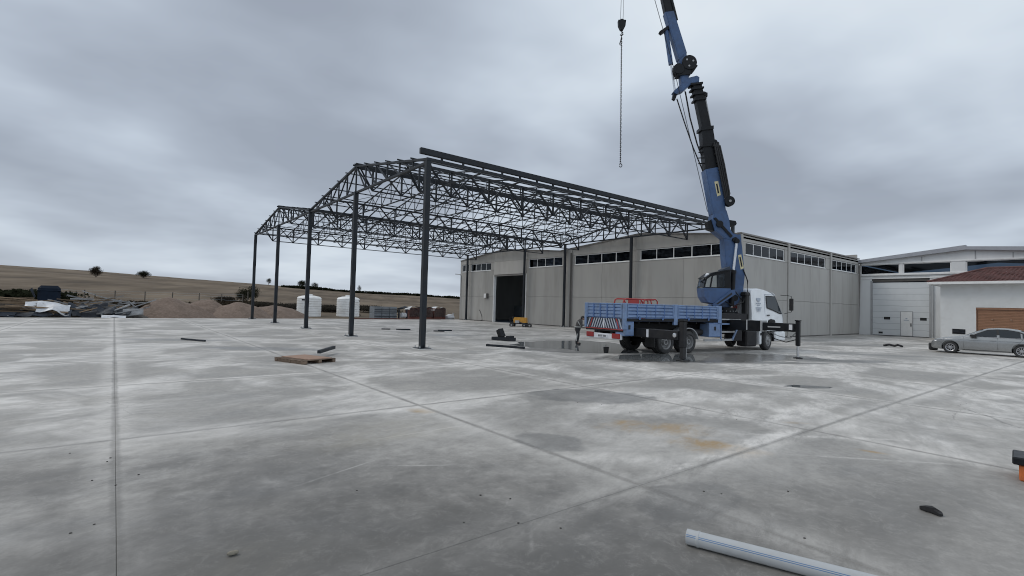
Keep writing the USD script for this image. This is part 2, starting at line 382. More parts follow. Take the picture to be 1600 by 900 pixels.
def ground_material():
    N = {
        'g': ('geometry', {}),
        'big': ('noise_texture', {'scale': 0.11, 'detail': 6.0, 'roughness': 0.6, 'distortion': 0.6}),
        'mp': ('mapping', {'mapping_type': 'texture', 'rotation': (0, 0, -0.45), 'scale': (3.5, 1.0, 1.0)}),
        'mp2': ('mapping', {'mapping_type': 'texture', 'rotation': (0, 0, 0.35), 'scale': (2.6, 1.0, 1.0)}),
        'mid': ('noise_texture', {'scale': 0.9, 'detail': 9.0, 'roughness': 0.72, 'distortion': 0.2}),
        'mid2': ('noise_texture', {'scale': 0.75, 'detail': 8.0, 'roughness': 0.7, 'distortion': 0.2}),
        'fine': ('noise_texture', {'scale': 7.0, 'detail': 10.0, 'roughness': 0.82}),
        'speck': ('noise_texture', {'scale': 55.0, 'detail': 4.0, 'roughness': 0.7}),
        'a1': ('mix_float', {'fac': 0.5}), 'a2': ('mix_float', {'fac': 0.3}), 'a3': ('mix_float', {'fac': 0.34}),
        'base': ('rgb_ramp', {'ramp': [(0.0, (0.12, 0.115, 0.105)), (0.36, (0.185, 0.176, 0.162)), (0.45, (0.25, 0.238, 0.22)), (0.53, (0.325, 0.31, 0.287)), (0.62, (0.43, 0.41, 0.38)), (0.75, (0.58, 0.555, 0.515)), (1.0, (0.66, 0.63, 0.59))]}),
    }
    L = [('g.position', 'big.vector'), ('g.position', 'mp.vector'), ('g.position', 'mp2.vector'), ('mp.vector', 'mid.vector'), ('mp2.vector', 'mid2.vector'), ('g.position', 'fine.vector'), ('g.position', 'speck.vector'),
         ('mid.fac', 'a1.a'), ('mid2.fac', 'a1.b'), ('a1.result', 'a2.a'), ('big.fac', 'a2.b'), ('a2.result', 'a3.a'), ('fine.fac', 'a3.b'), ('a3.result', 'base.fac')]
    col = 'base.color'
    # white laitance streaks
    N['lait'] = ('noise_texture', {'scale': 2.1, 'detail': 12.0, 'roughness': 0.8, 'distortion': 0.4})
    N['laitm'] = ('map_range', {'from_min': 0.38, 'from_max': 0.64, 'to_min': 0.15, 'to_max': 1.0, 'clamp': True})
    N['gate'] = ('noise_texture', {'scale': 0.33, 'detail': 5.0, 'roughness': 0.6, 'distortion': 0.7})
    N['gatem'] = ('map_range', {'range_type': 'smoothstep', 'from_min': 0.43, 'from_max': 0.62, 'to_min': 0.0, 'to_max': 1.0, 'clamp': True})
    N['dst'] = ('vector_math', {'math_type': 'distance', 'vector2': (0.0, 1.5, 0.0)})
    N['dsn'] = ('math', {'math_type': 'multiply_add', 'value2': 30.0, 'value3': -15.0})
    N['dsa'] = ('math', {'math_type': 'add'})
    N['bigm'] = ('map_range', {'from_min': 2.5, 'from_max': 11.0, 'to_min': 0.12, 'to_max': 1.0, 'clamp': True})
    N['lg'] = ('math', {'math_type': 'multiply'})
    N['lm'] = ('math', {'math_type': 'multiply'})
    N['mlait'] = ('mix', {'color2': (0.70, 0.672, 0.635)})
    L += [('mp2.vector', 'lait.vector'), ('g.position', 'gate.vector'), ('lait.fac', 'laitm.value'), ('gate.fac', 'gatem.value'), ('g.position', 'dst.vector1'), ('big.fac', 'dsn.value1'), ('dst.value', 'dsa.value1'), ('dsn.value', 'dsa.value2'),
          ('dsa.value', 'bigm.value'), ('laitm.result', 'lg.value1'), ('gatem.result', 'lg.value2'), ('lg.value', 'lm.value1'), ('bigm.result', 'lm.value2'), ('lm.value', 'mlait.fac'), (col, 'mlait.color1')]
    col = 'mlait.color'
    # noise that frays the outline of every patch
    N['fray'] = ('noise_texture', {'scale': 1.7, 'detail': 6.0, 'roughness': 0.65})
    L += [('g.position', 'fray.vector')]
    N['gr'] = ('noise_texture', {'scale': 2.6, 'detail': 10.0, 'roughness': 0.8, 'distortion': 0.3})
    N['grm'] = ('map_range', {'from_min': 0.40, 'from_max': 0.60, 'to_min': 0.12, 'to_max': 1.25, 'clamp': True})
    L += [('mp2.vector', 'gr.vector'), ('gr.fac', 'grm.value')]

    def ell(tag, cx, cy, rx, ry, ang, soft, fray):
        N[tag + 'm'] = ('mapping', {'mapping_type': 'texture', 'location': (cx, cy, 0), 'rotation': (0, 0, ang), 'scale': (rx, ry, 100.0)})
        N[tag + 'l'] = ('vector_math', {'math_type': 'length'})
        N[tag + 'f'] = ('math', {'math_type': 'multiply_add', 'value2': fray, 'value3': -0.5 * fray})
        N[tag + 'a'] = ('math', {'math_type': 'add'})
        N[tag + 'r'] = ('map_range', {'range_type': 'smoothstep', 'from_min': 1.0, 'from_max': 1.0 - soft, 'to_min': 0.0, 'to_max': 1.0, 'clamp': True})
        L.extend([('g.position', tag + 'm.vector'), (tag + 'm.vector', tag + 'l.vector1'), ('fray.fac', tag + 'f.value1'), (tag + 'l.value', tag + 'a.value1'), (tag + 'f.value', tag + 'a.value2'), (tag + 'a.value', tag + 'r.value')])
        return tag + 'r.result'

    def tint(tag, mask, c, amt):
        nonlocal col
        N[tag + 'k'] = ('math', {'math_type': 'multiply', 'value2': amt})
        N[tag + 'x'] = ('mix', {'color2': c})
        if tag[0] in 'woq':
            N[tag + 'g'] = ('math', {'math_type': 'multiply'})
            L.extend([(mask, tag + 'g.value1'), ('grm.result', tag + 'g.value2'), (tag + 'g.value', tag + 'k.value1')])
        else:
            L.append((mask, tag + 'k.value1'))
        L.extend([(tag + 'k.value', tag + 'x.fac'), (col, tag + 'x.color1')])
        col = tag + 'x.color'

    whites = [(7.4, 3.7, 2.6, 0.28, 0.02, .7), (9.0, 5.6, 3.0, 0.9, -0.7, .5), (13.5, 9.0, 3.5, 1.1, -0.6, .6), (11.5, 4.4, 3.4, 0.5, 0.05, .6), (16.5, 16.8, 2.6, 0.7, -1.0, .8), (18.2, 2.4, 0.75, 0.22, 0.85, 1.0),
              (14.5, 19.0, 2.2, 1.2, -0.8, .6), (18.0, 27.0, 4.0, 1.5, -0.8, .5), (24.0, 33.0, 5.0, 2.0, -0.6, .5), (6.0, 13.0, 2.6, .35, 0.0, .5), (3.2, 14.2, 3.2, .14, 0.0, .6), (22, 9.0, 3.0, .35, -.6, .6), (27, 6.5, 4.5, .5, -.7, .55),
              (5.4, 4.3, 1.1, .35, -0.75, .45), (3.0, 5.6, .75, 0.03, 2.6, .6), (2.2, 5.9, 0.9, 0.025, 0.35, .5), (4.2, 7.4, 1.3, .022, .02, .5), (4.0, 7.0, 1.4, .022, .02, .45), (2.4, 14.3, 2.2, .05, .03, .7), (8.5, 2.2, 1.5, .05, -.8, .35), (9.3, 3.1, 2.4, .10, -0.72, .5),
              (2.9, 3.3, 1.2, .03, .9, .35), (1.4, 6.0, .5, .12, 2.2, .3), (0.2, 3.9, .05, 1.0, 0, .3)]
    for i, (cx, cy, rx, ry, an, am) in enumerate(whites):
        tint(f'w{i}', ell(f'w{i}', cx, cy, rx, ry, an, 0.75, 1.6), (0.72, 0.69, 0.65), am)
    darks = [(0.8, 3.4, 5.0, 4.0, 0.3, .95), (-1.2, 7.4, 3.2, 1.4, 0.0, .7), (3.0, 2.4, 1.8, 1.8, 0.4, .6), (7.0, 1.6, 3.5, 1.1, -.3, .35), (1.6, 6.6, 2.2, 1.2, .2, .5), (3.5, 1.8, 6.0, 2.6, -.2, .55), (2.0, 7.8, 1.6, .9, 0, .3), (-3.5, 11.0, 2.5, 1.6, 0.2, .25)]
    for i, (cx, cy, rx, ry, an, am) in enumerate(darks):
        tint(f'k{i}', ell(f'k{i}', cx, cy, rx, ry, an, 0.9, 1.2), (0.105, 0.10, 0.092), am)
    ochre = [(7.3, 5.15, 1.1, 0.55, -0.85, .6), (7.0, 3.95, 0.50, 0.62, 0.55, .95), (4.55, 8.35, 0.22, 0.34, 0.4, .6), (8.8, 2.5, .09, .24, 0.3, .55), (9.9, 3.9, .5, .12, -.7, .3)]
    for i, (cx, cy, rx, ry, an, am) in enumerate(ochre):
        tint(f'o{i}', ell(f'o{i}', cx, cy, rx * 1.15, ry * 1.15, an, 0.8, 1.6), (0.34, 0.24, 0.13), min(am * 1.35, 1))
    pale = [(3.4, 7.3, 1.7, 1.1, 0.1, .35), (0.4, 4.1, 1.6, .8, .2, .2)]
    for i, (cx, cy, rx, ry, an, am) in enumerate(pale):
        tint(f'q{i}', ell(f'q{i}', cx, cy, rx, ry, an, 0.8, 1.3), (0.33, 0.305, 0.25), am)
    # dirty bands along the joints
    N['pos'] = ('separate_xyz', {})
    L.append(('g.position', 'pos.vector'))
    for ax, o, w in (('x', SX0, SWX), ('y', SY0, SWY)):
        N['j' + ax + '0'] = ('math', {'math_type': 'multiply_add', 'value2': 1.0 / w, 'value3': 0.5 - o / w + 200})
        N['j' + ax + '1'] = ('math', {'math_type': 'fraction'})
        N['j' + ax + '2'] = ('math', {'math_type': 'subtract', 'value2': 0.5})
        N['j' + ax + '3'] = ('math', {'math_type': 'absolute'})
        N['j' + ax + '4'] = ('math', {'math_type': 'multiply', 'value2': w})
        N['j' + ax + '5'] = ('math', {'math_type': 'multiply_add', 'value2': 0.09, 'value3': -0.045})
        N['j' + ax + '6'] = ('math', {'math_type': 'add'})
        N['j' + ax + '7'] = ('map_range', {'range_type': 'smoothstep', 'from_min': 0.075, 'from_max': 0.02, 'to_min': 0.0, 'to_max': 0.75, 'clamp': True})
        L.extend([('pos.' + ax, 'j' + ax + '0.value1'), ('j' + ax + '0.value', 'j' + ax + '1.value1'), ('j' + ax + '1.value', 'j' + ax + '2.value1'), ('j' + ax + '2.value', 'j' + ax + '3.value1'), ('j' + ax + '3.value', 'j' + ax + '4.value1'),
                  ('fray.fac', 'j' + ax + '5.value1'), ('j' + ax + '4.value', 'j' + ax + '6.value1'), ('j' + ax + '5.value', 'j' + ax + '6.value2'), ('j' + ax + '6.value', 'j' + ax + '7.value')])
    for ax in 'xy':
        N['p' + ax] = ('map_range', {'range_type': 'smoothstep', 'from_min': 0.42, 'from_max': 0.10, 'to_min': 0.0, 'to_max': 0.42, 'clamp': True})
        L.append(('j' + ax + '6.value', 'p' + ax + '.value'))
    N['pm'] = ('math', {'math_type': 'maximum'})
    N['pn'] = ('math', {'math_type': 'multiply'})
    N['pd'] = ('map_range', {'from_min': 3.0, 'from_max': 8.0, 'to_min': 0.25, 'to_max': 1.0, 'clamp': True})
    N['po'] = ('math', {'math_type': 'multiply'})
    L += [('px.result', 'pm.value1'), ('py.result', 'pm.value2'), ('pm.value', 'pn.value1'), ('grm.result', 'pn.value2'), ('dst.value', 'pd.value'), ('pn.value', 'po.value1'), ('pd.result', 'po.value2')]
    tint('pj', 'po.value', (0.68, 0.65, 0.61), 1.0)
    N['jm'] = ('math', {'math_type': 'maximum'})
    L += [('jx7.result', 'jm.value1'), ('jy7.result', 'jm.value2')]
    N['jn'] = ('map_range', {'from_min': 0.38, 'from_max': 0.62, 'to_min': 0.45, 'to_max': 1.0, 'clamp': True})
    N['jk'] = ('math', {'math_type': 'multiply'})
    L += [('mid.fac', 'jn.value'), ('jm.value', 'jk.value1'), ('jn.result', 'jk.value2')]
    tint('jt', 'jk.value', (0.17, 0.162, 0.15), 1.0)
    # damp areas: darker and glossier; the truck's one also paints in its soft shadow
    damps_and_shade = [(8.5, 7.85, 1.55, 0.95, -0.75, .6, .5), (5.15, 5.5, .5, .62, 0.3, .5, .5), (14.95, 5.75, .28, .62, 0.85, .9, .1), (20.0, 11.6, 6.0, 2.0, -0.28, .95, .4), (16.5, 16.5, 2.6, 1.4, -0.7, .8, .4), (24.5, 8.0, 3.0, .7, -0.5, .7, .5), (20.5, 9.3, 3.2, .5, -0.55, .7, .45), (17.0, 27.5, 2.6, .9, -.6, .55, .5),
             (5.0, 22.0, 3.0, .8, -0.6, .45, .5), (2.2, 28, 3.0, .7, -.5, .4, .5), (30, 8.5, 3.0, .6, -.8, .5, .4), (38, 12, 5.0, 1.2, -.5, .5, .4), (4.9, 3.0, .9, .45, .1, .35, .5)]
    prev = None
    for i, (cx, cy, rx, ry, an, am, fr) in enumerate(damps_and_shade):
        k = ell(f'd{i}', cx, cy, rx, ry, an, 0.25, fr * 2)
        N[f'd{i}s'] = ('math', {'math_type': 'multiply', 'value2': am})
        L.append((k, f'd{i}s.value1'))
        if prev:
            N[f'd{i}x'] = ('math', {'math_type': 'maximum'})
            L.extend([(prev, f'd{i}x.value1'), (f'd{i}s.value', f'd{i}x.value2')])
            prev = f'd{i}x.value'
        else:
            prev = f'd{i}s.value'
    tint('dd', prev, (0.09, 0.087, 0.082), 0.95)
    # dry gritty film, thin everywhere, and hairline cracks
    N['gf'] = ('noise_texture', {'scale': 4.5, 'detail': 12.0, 'roughness': 0.85, 'distortion': 0.6})
    N['gfm'] = ('map_range', {'from_min': 0.5, 'from_max': 0.66, 'to_min': 0.0, 'to_max': 0.26, 'clamp': True})
    L += [('g.position', 'gf.vector'), ('gf.fac', 'gfm.value')]
    tint('gz', 'gfm.result', (0.55, 0.525, 0.49), 1.0)
    tint('kz', ell('kz', 0.0, 4.0, 5.0, 4.2, 0.2, 0.9, 1.0), (0.10, 0.096, 0.088), 0.42)
    N['cw'] = ('noise_texture', {'scale': 0.7, 'detail': 5.0, 'roughness': 0.6})
    N['cv'] = ('vector_math', {'math_type': 'multiply_add', 'vector2': (0.9, 0.9, 0.0)})
    N['ck'] = ('voronoi_texture', {'feature': 'distance_to_edge', 'scale': 0.22})
    N['ckm'] = ('map_range', {'from_min': 0.0, 'from_max': 0.0022, 'to_min': 0.6, 'to_max': 0.0, 'clamp': True})
    N['cg'] = ('map_range', {'from_min': 0.5, 'from_max': 0.58, 'to_min': 0.0, 'to_max': 1.0, 'clamp': True})
    N['cm'] = ('math', {'math_type': 'multiply'})
    L += [('g.position', 'cw.vector'), ('cw.color', 'cv.vector1'), ('g.position', 'cv.vector3'), ('cv.vector', 'ck.vector'), ('ck.distance', 'ckm.value'), ('big.fac', 'cg.value'), ('ckm.result', 'cm.value1'), ('cg.result', 'cm.value2')]
    tint('cr', 'cm.value', (0.09, 0.085, 0.08), 1.0)
    # gravelly specks
    N['spm'] = ('map_range', {'from_min': 0.66, 'from_max': 0.74, 'to_min': 0.0, 'to_max': 0.35, 'clamp': True})
    L.append(('speck.fac', 'spm.value'))
    tint('sp', 'spm.result', (0.5, 0.475, 0.44), 1.0)
    N['rg'] = ('map_range', {'from_min': 0.35, 'from_max': 0.65, 'to_min': 0.42, 'to_max': 0.8, 'clamp': True})
    N['rw'] = ('mix_float', {'b': 0.2})
    N['h'] = ('mix_float', {'fac': 0.35})
    N['bp'] = ('bump', {'strength': 0.6, 'distance': 0.006})
    N['p'] = ('principled_bsdf', {'specular_ior_level': 0.5})
    L += [('a1.result', 'rg.value'), ('rg.result', 'rw.a'), (prev, 'rw.fac'), ('rw.result', 'p.roughness'), (col, 'p.base_color'), ('fine.fac', 'h.a'), ('speck.fac', 'h.b'), ('h.result', 'bp.height'), ('bp.normal', 'p.normal')]
    M['yard_concrete'] = usdkit.material(stage, '/World/Looks/yard_concrete', N, L, surface='p.BSDF')


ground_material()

M['field'] = usdkit.material(stage, '/World/Looks/field', {
    'g': ('geometry', {}), 'mp': ('mapping', {'mapping_type': 'texture', 'rotation': (0, 0, 1.15), 'scale': (7.0, 1.0, 1.0)}),
    'n': ('noise_texture', {'scale': 0.05, 'detail': 8.0, 'roughness': 0.65, 'distortion': 0.5}), 'n2': ('noise_texture', {'scale': 0.16, 'detail': 7.0, 'roughness': 0.7}),
    'm': ('mix_float', {'fac': 0.6}), 'w': ('wave_texture', {'scale': 0.06, 'distortion': 5.0, 'detail': 4.0, 'detail_scale': 0.5}), 'wm': ('mix_float', {'fac': 0.1}),
    'r': ('rgb_ramp', {'ramp': [(0.3, (0.06, 0.046, 0.033)), (0.43, (0.095, 0.073, 0.052)), (0.52, (0.135, 0.105, 0.075)), (0.62, (0.18, 0.142, 0.102)), (0.75, (0.225, 0.18, 0.13))]}),
    'sp': ('separate_xyz', {}), 'low': ('map_range', {'from_min': 1.2, 'from_max': -0.1, 'to_min': 0.0, 'to_max': 0.6, 'clamp': True}), 'lx': ('mix', {'color2': (0.11, 0.088, 0.062)}),
    'p': ('principled_bsdf', {'roughness': 0.95, 'specular_ior_level': 0.15})},
    [('g.position', 'mp.vector'), ('g.position', 'n.vector'), ('mp.vector', 'n2.vector'), ('n.fac', 'm.a'), ('n2.fac', 'm.b'), ('mp.vector', 'w.vector'), ('m.result', 'wm.a'), ('w.fac', 'wm.b'), ('wm.result', 'r.fac'),
     ('g.position', 'sp.vector'), ('sp.z', 'low.value'), ('low.result', 'lx.fac'), ('r.color', 'lx.color1'), ('lx.color', 'p.base_color')], surface='p.BSDF')
M['water'] = usdkit.material(stage, '/World/Looks/water', {
    'g': ('geometry', {}), 'n': ('noise_texture', {'scale': 2.5, 'detail': 2.0}), 'b': ('bump', {'strength': 0.05, 'distance': 0.003}),
    'p': ('principled_bsdf', {'base_color': (0.085, 0.088, 0.088), 'roughness': 0.03, 'ior': 1.45})},
    [('g.position', 'n.vector'), ('n.fac', 'b.height'), ('b.normal', 'p.normal')], surface='p.BSDF')

# ================================================================= SETTING
# terrain: one sheet to the horizon, a long stubble hillside beyond the yard
AZT = np.radians([-180, -120, -60, 0, 40, 57.4, 63.1, 68.6, 74.1, 78.7, 83.1, 92.2, 97.3, 110, 135, 180])
ELT = np.radians([0.6, 0.4, 0.3, 0.3, 0.45, 0.62, 0.86, 1.04, 1.26, 1.47, 1.66, 2.05, 2.14, 2.2, 1.6, 0.6])
RIDGE = 330.0


def smooth(a, b, x):
    t = np.clip((x - a) / (b - a), 0, 1)
    return t * t * (3 - 2 * t)


def terrain_z(x, y):
    x, y = np.asarray(x, float), np.asarray(y, float)
    r, az = np.hypot(x, y), np.arctan2(y, x)
    zr = 2.0 + RIDGE * np.tan(np.interp(az, AZT, ELT))
    outside = np.maximum.reduce([y - 56, -34 - y, -60 - x, x - 78])
    base = np.where(outside > 0, -0.12 - 0.25 * smooth(1, 14, outside), -0.5 + 0.38 * smooth(-1.0, 0.0, outside))
    up = smooth(70, RIDGE, r) * 0.55 + 0.45 * np.clip((r - 70) / (RIDGE - 70), 0, 1)
    bumps = (meshkit.fbm(np.stack([x / 40, y / 40, x * 0], -1), 4, 3) - 0.5) * 2.2 * smooth(75, 160, r) * (1 - 0.7 * smooth(250, 330, r))
    far = np.where(r > RIDGE, 1 - 0.25 * smooth(RIDGE, 900, r), 1)
    return base + (zr - base) * up * far * (outside > 0) + bumps


rad = np.concatenate([np.linspace(3, 52, 10), np.linspace(54, 100, 34), np.geomspace(103, 420, 60), np.geomspace(450, 3500, 16)])
azs = np.linspace(-np.pi, np.pi, 361)[:-1]
RR, AA = np.meshgrid(rad, azs, indexing='ij')
xs, ys = RR * np.cos(AA), RR * np.sin(AA)
tv = np.stack([xs, ys, terrain_z(xs, ys)], -1).reshape(-1, 3)
na = len(azs)
i, j = np.meshgrid(np.arange(len(rad) - 1), np.arange(na), indexing='ij')
a, b, c, d = i * na + j, i * na + (j + 1) % na, (i + 1) * na + (j + 1) % na, (i + 1) * na + j
tf = np.vstack([np.stack([a, d, c], -1).reshape(-1, 3), np.stack([a, c, b], -1).reshape(-1, 3)])
tv = np.vstack([tv, [[0, 0, -0.5]]])
tf = np.vstack([tf, [[len(tv) - 1, q, (q + 1) % na] for q in range(na)]])
P('terrain', (tv, tf), 'field', kind='structure', smooth=True)

# concrete yard: bed with slabs as pieces
yard = P('concrete_yard', box(-60, -34, -0.4, 78, 56, -0.010), 'joint_fill', kind='structure')
xj = [SX0 + SWX * k for k in range(-3, 14)]
yj = [SY0 + SWY * k for k in range(-3, 10)]
yj[-1] = 56.0
G = 0.002


def slab(x0, y0, x1, y1):
    b = 0.004
    x0 += G; y0 += G; x1 -= G; y1 -= G
    v = np.array([[x0, y0, -.03], [x1, y0, -.03], [x1, y1, -.03], [x0, y1, -.03], [x0, y0, -b * .7], [x1, y0, -b * .7], [x1, y1, -b * .7], [x0, y1, -b * .7],
                  [x0 + b, y0 + b, 0], [x1 - b, y0 + b, 0], [x1 - b, y1 - b, 0], [x0 + b, y1 - b, 0]])
    f = [[8, 9, 10], [8, 10, 11]]
    for q in range(4):
        k = (q + 1) % 4
        f += [[q, k, 4 + k], [q, 4 + k, 4 + q], [4 + q, 4 + k, 8 + k], [4 + q, 8 + k, 8 + q]]
    return v, np.array(f)


XW, YS, YB = 35.6, 18.2, 55.9      # warehouse: front wall plane, side wall plane, far end
rest = []
for ix in range(len(xj) - 1):
    for iy in range(len(yj) - 1):
        x0, x1, y0, y1 = xj[ix], xj[ix + 1], yj[iy], yj[iy + 1]
        if x0 > XW - 2 and y0 > YS + 2:
            continue
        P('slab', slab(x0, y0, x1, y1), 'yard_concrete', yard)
for x0, y0, x1, y1 in ((-60, -34, xj[0], 56), (xj[-1], -34, 78, 18), (xj[0], -34, xj[-1], yj[0])):
    rest.append(slab(x0, y0, x1, y1))
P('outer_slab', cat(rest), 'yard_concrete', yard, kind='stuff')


def sheet(outline, z, seed, amp, sub=160):
    pg = Polygon(outline)
    ring = [pg.exterior.interpolate(t, normalized=True) for t in np.linspace(0, 1, sub, endpoint=False)]
    pts = np.array([[p.x, p.y] for p in ring])
    cen = pts.mean(0)
    n = meshkit.fbm(np.c_[pts * 0.9, np.full(len(pts), seed)], 4, seed) - 0.5
    pts = pts + (pts - cen) * (n[:, None] * amp)
    m = trimesh.creation.triangulate_polygon(Polygon(pts).buffer(0) if Polygon(pts).buffer(0).geom_type == 'Polygon' else max(Polygon(pts).buffer(0).geoms, key=lambda g: g.area), engine='earcut')
    v, f = m
    v = np.c_[v, np.full(len(v), z)]
    q = np.cross(v[f[:, 1]] - v[f[:, 0]], v[f[:, 2]] - v[f[:, 0]])[:, 2]
    f[q < 0] = f[q < 0][:, ::-1]
    return v, f


P('puddle', sheet([(16.0, 19.9), (17.5, 21.3), (20.2, 21.8), (22.3, 21.2), (22.8, 19.4), (20.9, 16.5), (19.6, 14.9), (17.6, 14.3), (16.6, 15.2), (16.9, 17.2), (15.7, 18.3)], 0.004, 3, 0.35), 'water', kind='structure')
P('puddle', sheet([(15.4, 13.2), (16.6, 11.4), (17.6, 10.9), (18.6, 10.9), (20.4, 11.8), (19.5, 13.6), (17, 14.0)], 0.004, 5, 0.4), 'water', kind='structure')
P('puddle', sheet([(14.35, 6.15), (14.9, 6.1), (15.5, 5.35), (15.2, 5.3), (14.6, 5.6)], 0.004, 6, 0.25), 'water', kind='structure')
P('puddle', sheet([(23.3, 9.4), (24.4, 9.9), (25.2, 9.3), (24.6, 8.4), (23.6, 8.6)], 0.004, 9, 0.5), 'water', kind='structure')

# ================================================================= WAREHOUSE (grey precast concrete)
GAB = [(YS, 7.62), (27.05, 8.5), (37.05, 7.66), (46.5, 8.5), (YB, 7.62)]      # roofline of the front wall


def top_at(y):
    return float(np.interp(y, [g[0] for g in GAB], [g[1] for g in GAB]))


wh = T('concrete_warehouse', 'long grey precast concrete warehouse with twin low gables behind the steel frame', 'warehouse', (XW, YS, 0))
TH = 0.22
# horizontal levels of the panels
ZJ, ZS0, ZS1 = 3.0, 6.14, 7.14


def panel_front(name, y0, y1, z0, z1, m='wall_concrete', proud=0.0):
    P(name, box(XW - proud, y0 + .007, z0 + .008, XW + TH, y1 - .007, z1 - .008, .008), m, wh)


def wall_front_top(y0, y1, z0):
    ys = sorted({y0, y1, *[g[0] for g in GAB if y0 < g[0] < y1]})
    out = [(y0 + .012, z0 + .01)] + [(y1 - .012, z0 + .01)] + [(min(max(y, y0 + .012), y1 - .012), top_at(y)) for y in reversed(ys)]
    P('top_panel', prism(out, lambda a, b, d: (XW + d, a, b), 0, TH), 'wall_concrete', wh)


def window_row(kind, fixed, a0, a1, z0, z1, n, parent=None, mid=()):
    """A row of panes in one white frame. kind 'x': the wall faces -x at x=fixed, the row runs along y; 'y': faces -y, runs along x."""
    parent = parent or wh
    dep = (0.05, 0.13)
    def bx(a, b, c, d, e0=dep[0], e1=dep[1]):
        return box(fixed + e0, a, c, fixed + e1, b, d, .006) if kind == 'x' else box(a, fixed + e0, c, b, fixed + e1, d, .006)
    w = 0.065
    fr = [bx(a0, a1, z0, z0 + w), bx(a0, a1, z1 - w, z1), bx(a0, a0 + w, z0 + w, z1 - w), bx(a1 - w, a1, z0 + w, z1 - w)]
    p = (a1 - a0) / n
    for k in range(1, n):
        fr.append(bx(a0 + p * k - w / 2, a0 + p * k + w / 2, z0 + w, z1 - w, dep[0] + .004, dep[1] - .004))
    wn = P('window', cat(fr), 'white_frame', parent)
    P('sill', bx(a0 - .03, a1 + .03, z0 - .05, z0, -0.03, .14), 'white_frame', wn)
    for k in range(n):
        s0, s1 = a0 + p * k + w / 2, a0 + p * (k + 1) - w / 2
        P('pane', bx(s0, s1, z0 + w, z1 - w, .085, .097), 'window_glass', wn)


DOOR = (42.4, 48.45, 5.6)
# front wall bays: (y0, y1, window y0, y1, panes)
bays = [(YS, 27.6, 18.9, 27.15, 5), (27.6, 35.3, 28.1, 35.05, 4), (36.3, 42.35, 36.75, 42.05, 4), (48.5, 53.7, 49.1, 53.5, 4), (53.7, YB, 53.95, 55.5, 2)]
for y0, y1, wy0, wy1, n in bays:
    n2 = max(1, round((y1 - y0) / 4.2))
    ed = np.linspace(y0, y1, n2 + 1)
    for q in range(n2):
        panel_front('wall_panel', ed[q], ed[q + 1], 0.0, ZJ)
        panel_front('wall_panel', ed[q], ed[q + 1], ZJ, ZS0)
    panel_front('window_jamb', y0, wy0, ZS0, ZS1)
    panel_front('window_jamb', wy1, y1, ZS0, ZS1)
    window_row('x', XW, wy0 + .01, wy1 - .01, ZS0 + .06, ZS1 - .01, n)
    wall_front_top(y0, y1, ZS1)
# pilaster between the two halls, lintel over the door
P('pilaster', box(XW - .10, 35.32, 0, XW + TH, 36.28, top_at(36), .02), 'wall_concrete', wh)
P('recess_strip', box(XW - .13, 35.28, 0, XW - .101, 35.5, 7.4), 'joint_dark', wh)
P('door_lintel', box(XW - .05, DOOR[0] + .02, DOOR[2] + .01, XW + TH, DOOR[1] - .02, 7.15, .015), 'wall_band', wh)
wall_front_top(DOOR[0] - .05, DOOR[1] + .05, 7.16)
dr = P('door_opening', cat(box(XW - .03, DOOR[0] - .04, 0, XW + .3, DOOR[0] + .10, DOOR[2], .01), box(XW - .03, DOOR[1] - .10, 0, XW + .3, DOOR[1] + .04, DOOR[2], .01)), 'white_frame', wh)
P('door_track', box(XW - .06, DOOR[0] + .1, DOOR[2] - .18, XW - .01, DOOR[1] - .1, DOOR[2] - .05), 'roof_trim', dr)
# side wall bays
XE = 59.95
sb = [(XW + TH, 43.3, 36.3, 42.75, 5, ()), (43.55, 52.2, 43.85, 51.2, 5, ()), (52.55, XE, 52.8, 59.2, 5, ())]
for x0, x1, wx0, wx1, n, _ in sb:
    n2 = max(1, round((x1 - x0) / 5.5))
    ed = np.linspace(x0, x1, n2 + 1)
    for q in range(n2):
        for z0, z1 in ((0, ZJ), (ZJ, ZS0)):
            P('wall_panel', box(ed[q] + .007, YS, z0 + .008, ed[q + 1] - .007, YS + TH, z1 - .008, .008), 'wall_concrete', wh)
    P('window_jamb', box(x0, YS, ZS0 + .01, wx0, YS + TH, ZS1, .012), 'wall_concrete', wh)
    P('window_jamb', box(wx1, YS, ZS0 + .01, x1, YS + TH, ZS1, .012), 'wall_concrete', wh)
    window_row('y', YS, wx0 + .01, wx1 - .01, ZS0 + .06, ZS1 - .01, n)
    P('top_panel', box(x0, YS, ZS1 + .01, x1 - .01, YS + TH, 7.6, .015), 'wall_concrete', wh)
for xp in (43.425, 52.375):
    P('pilaster', box(xp - .17, YS - .09, 0, xp + .17, YS + TH, 7.7, .02), 'wall_concrete', wh)
P('corner_column', box(XW - .04, YS - .05, 0, XW + TH + .05, YS + .35, 7.66, .02), 'wall_concrete', wh)
P('parapet_cap', box(XW - .08, YS - .07, 7.67, XE, YS + TH + .06, 7.79, .015), 'roof_trim', wh)
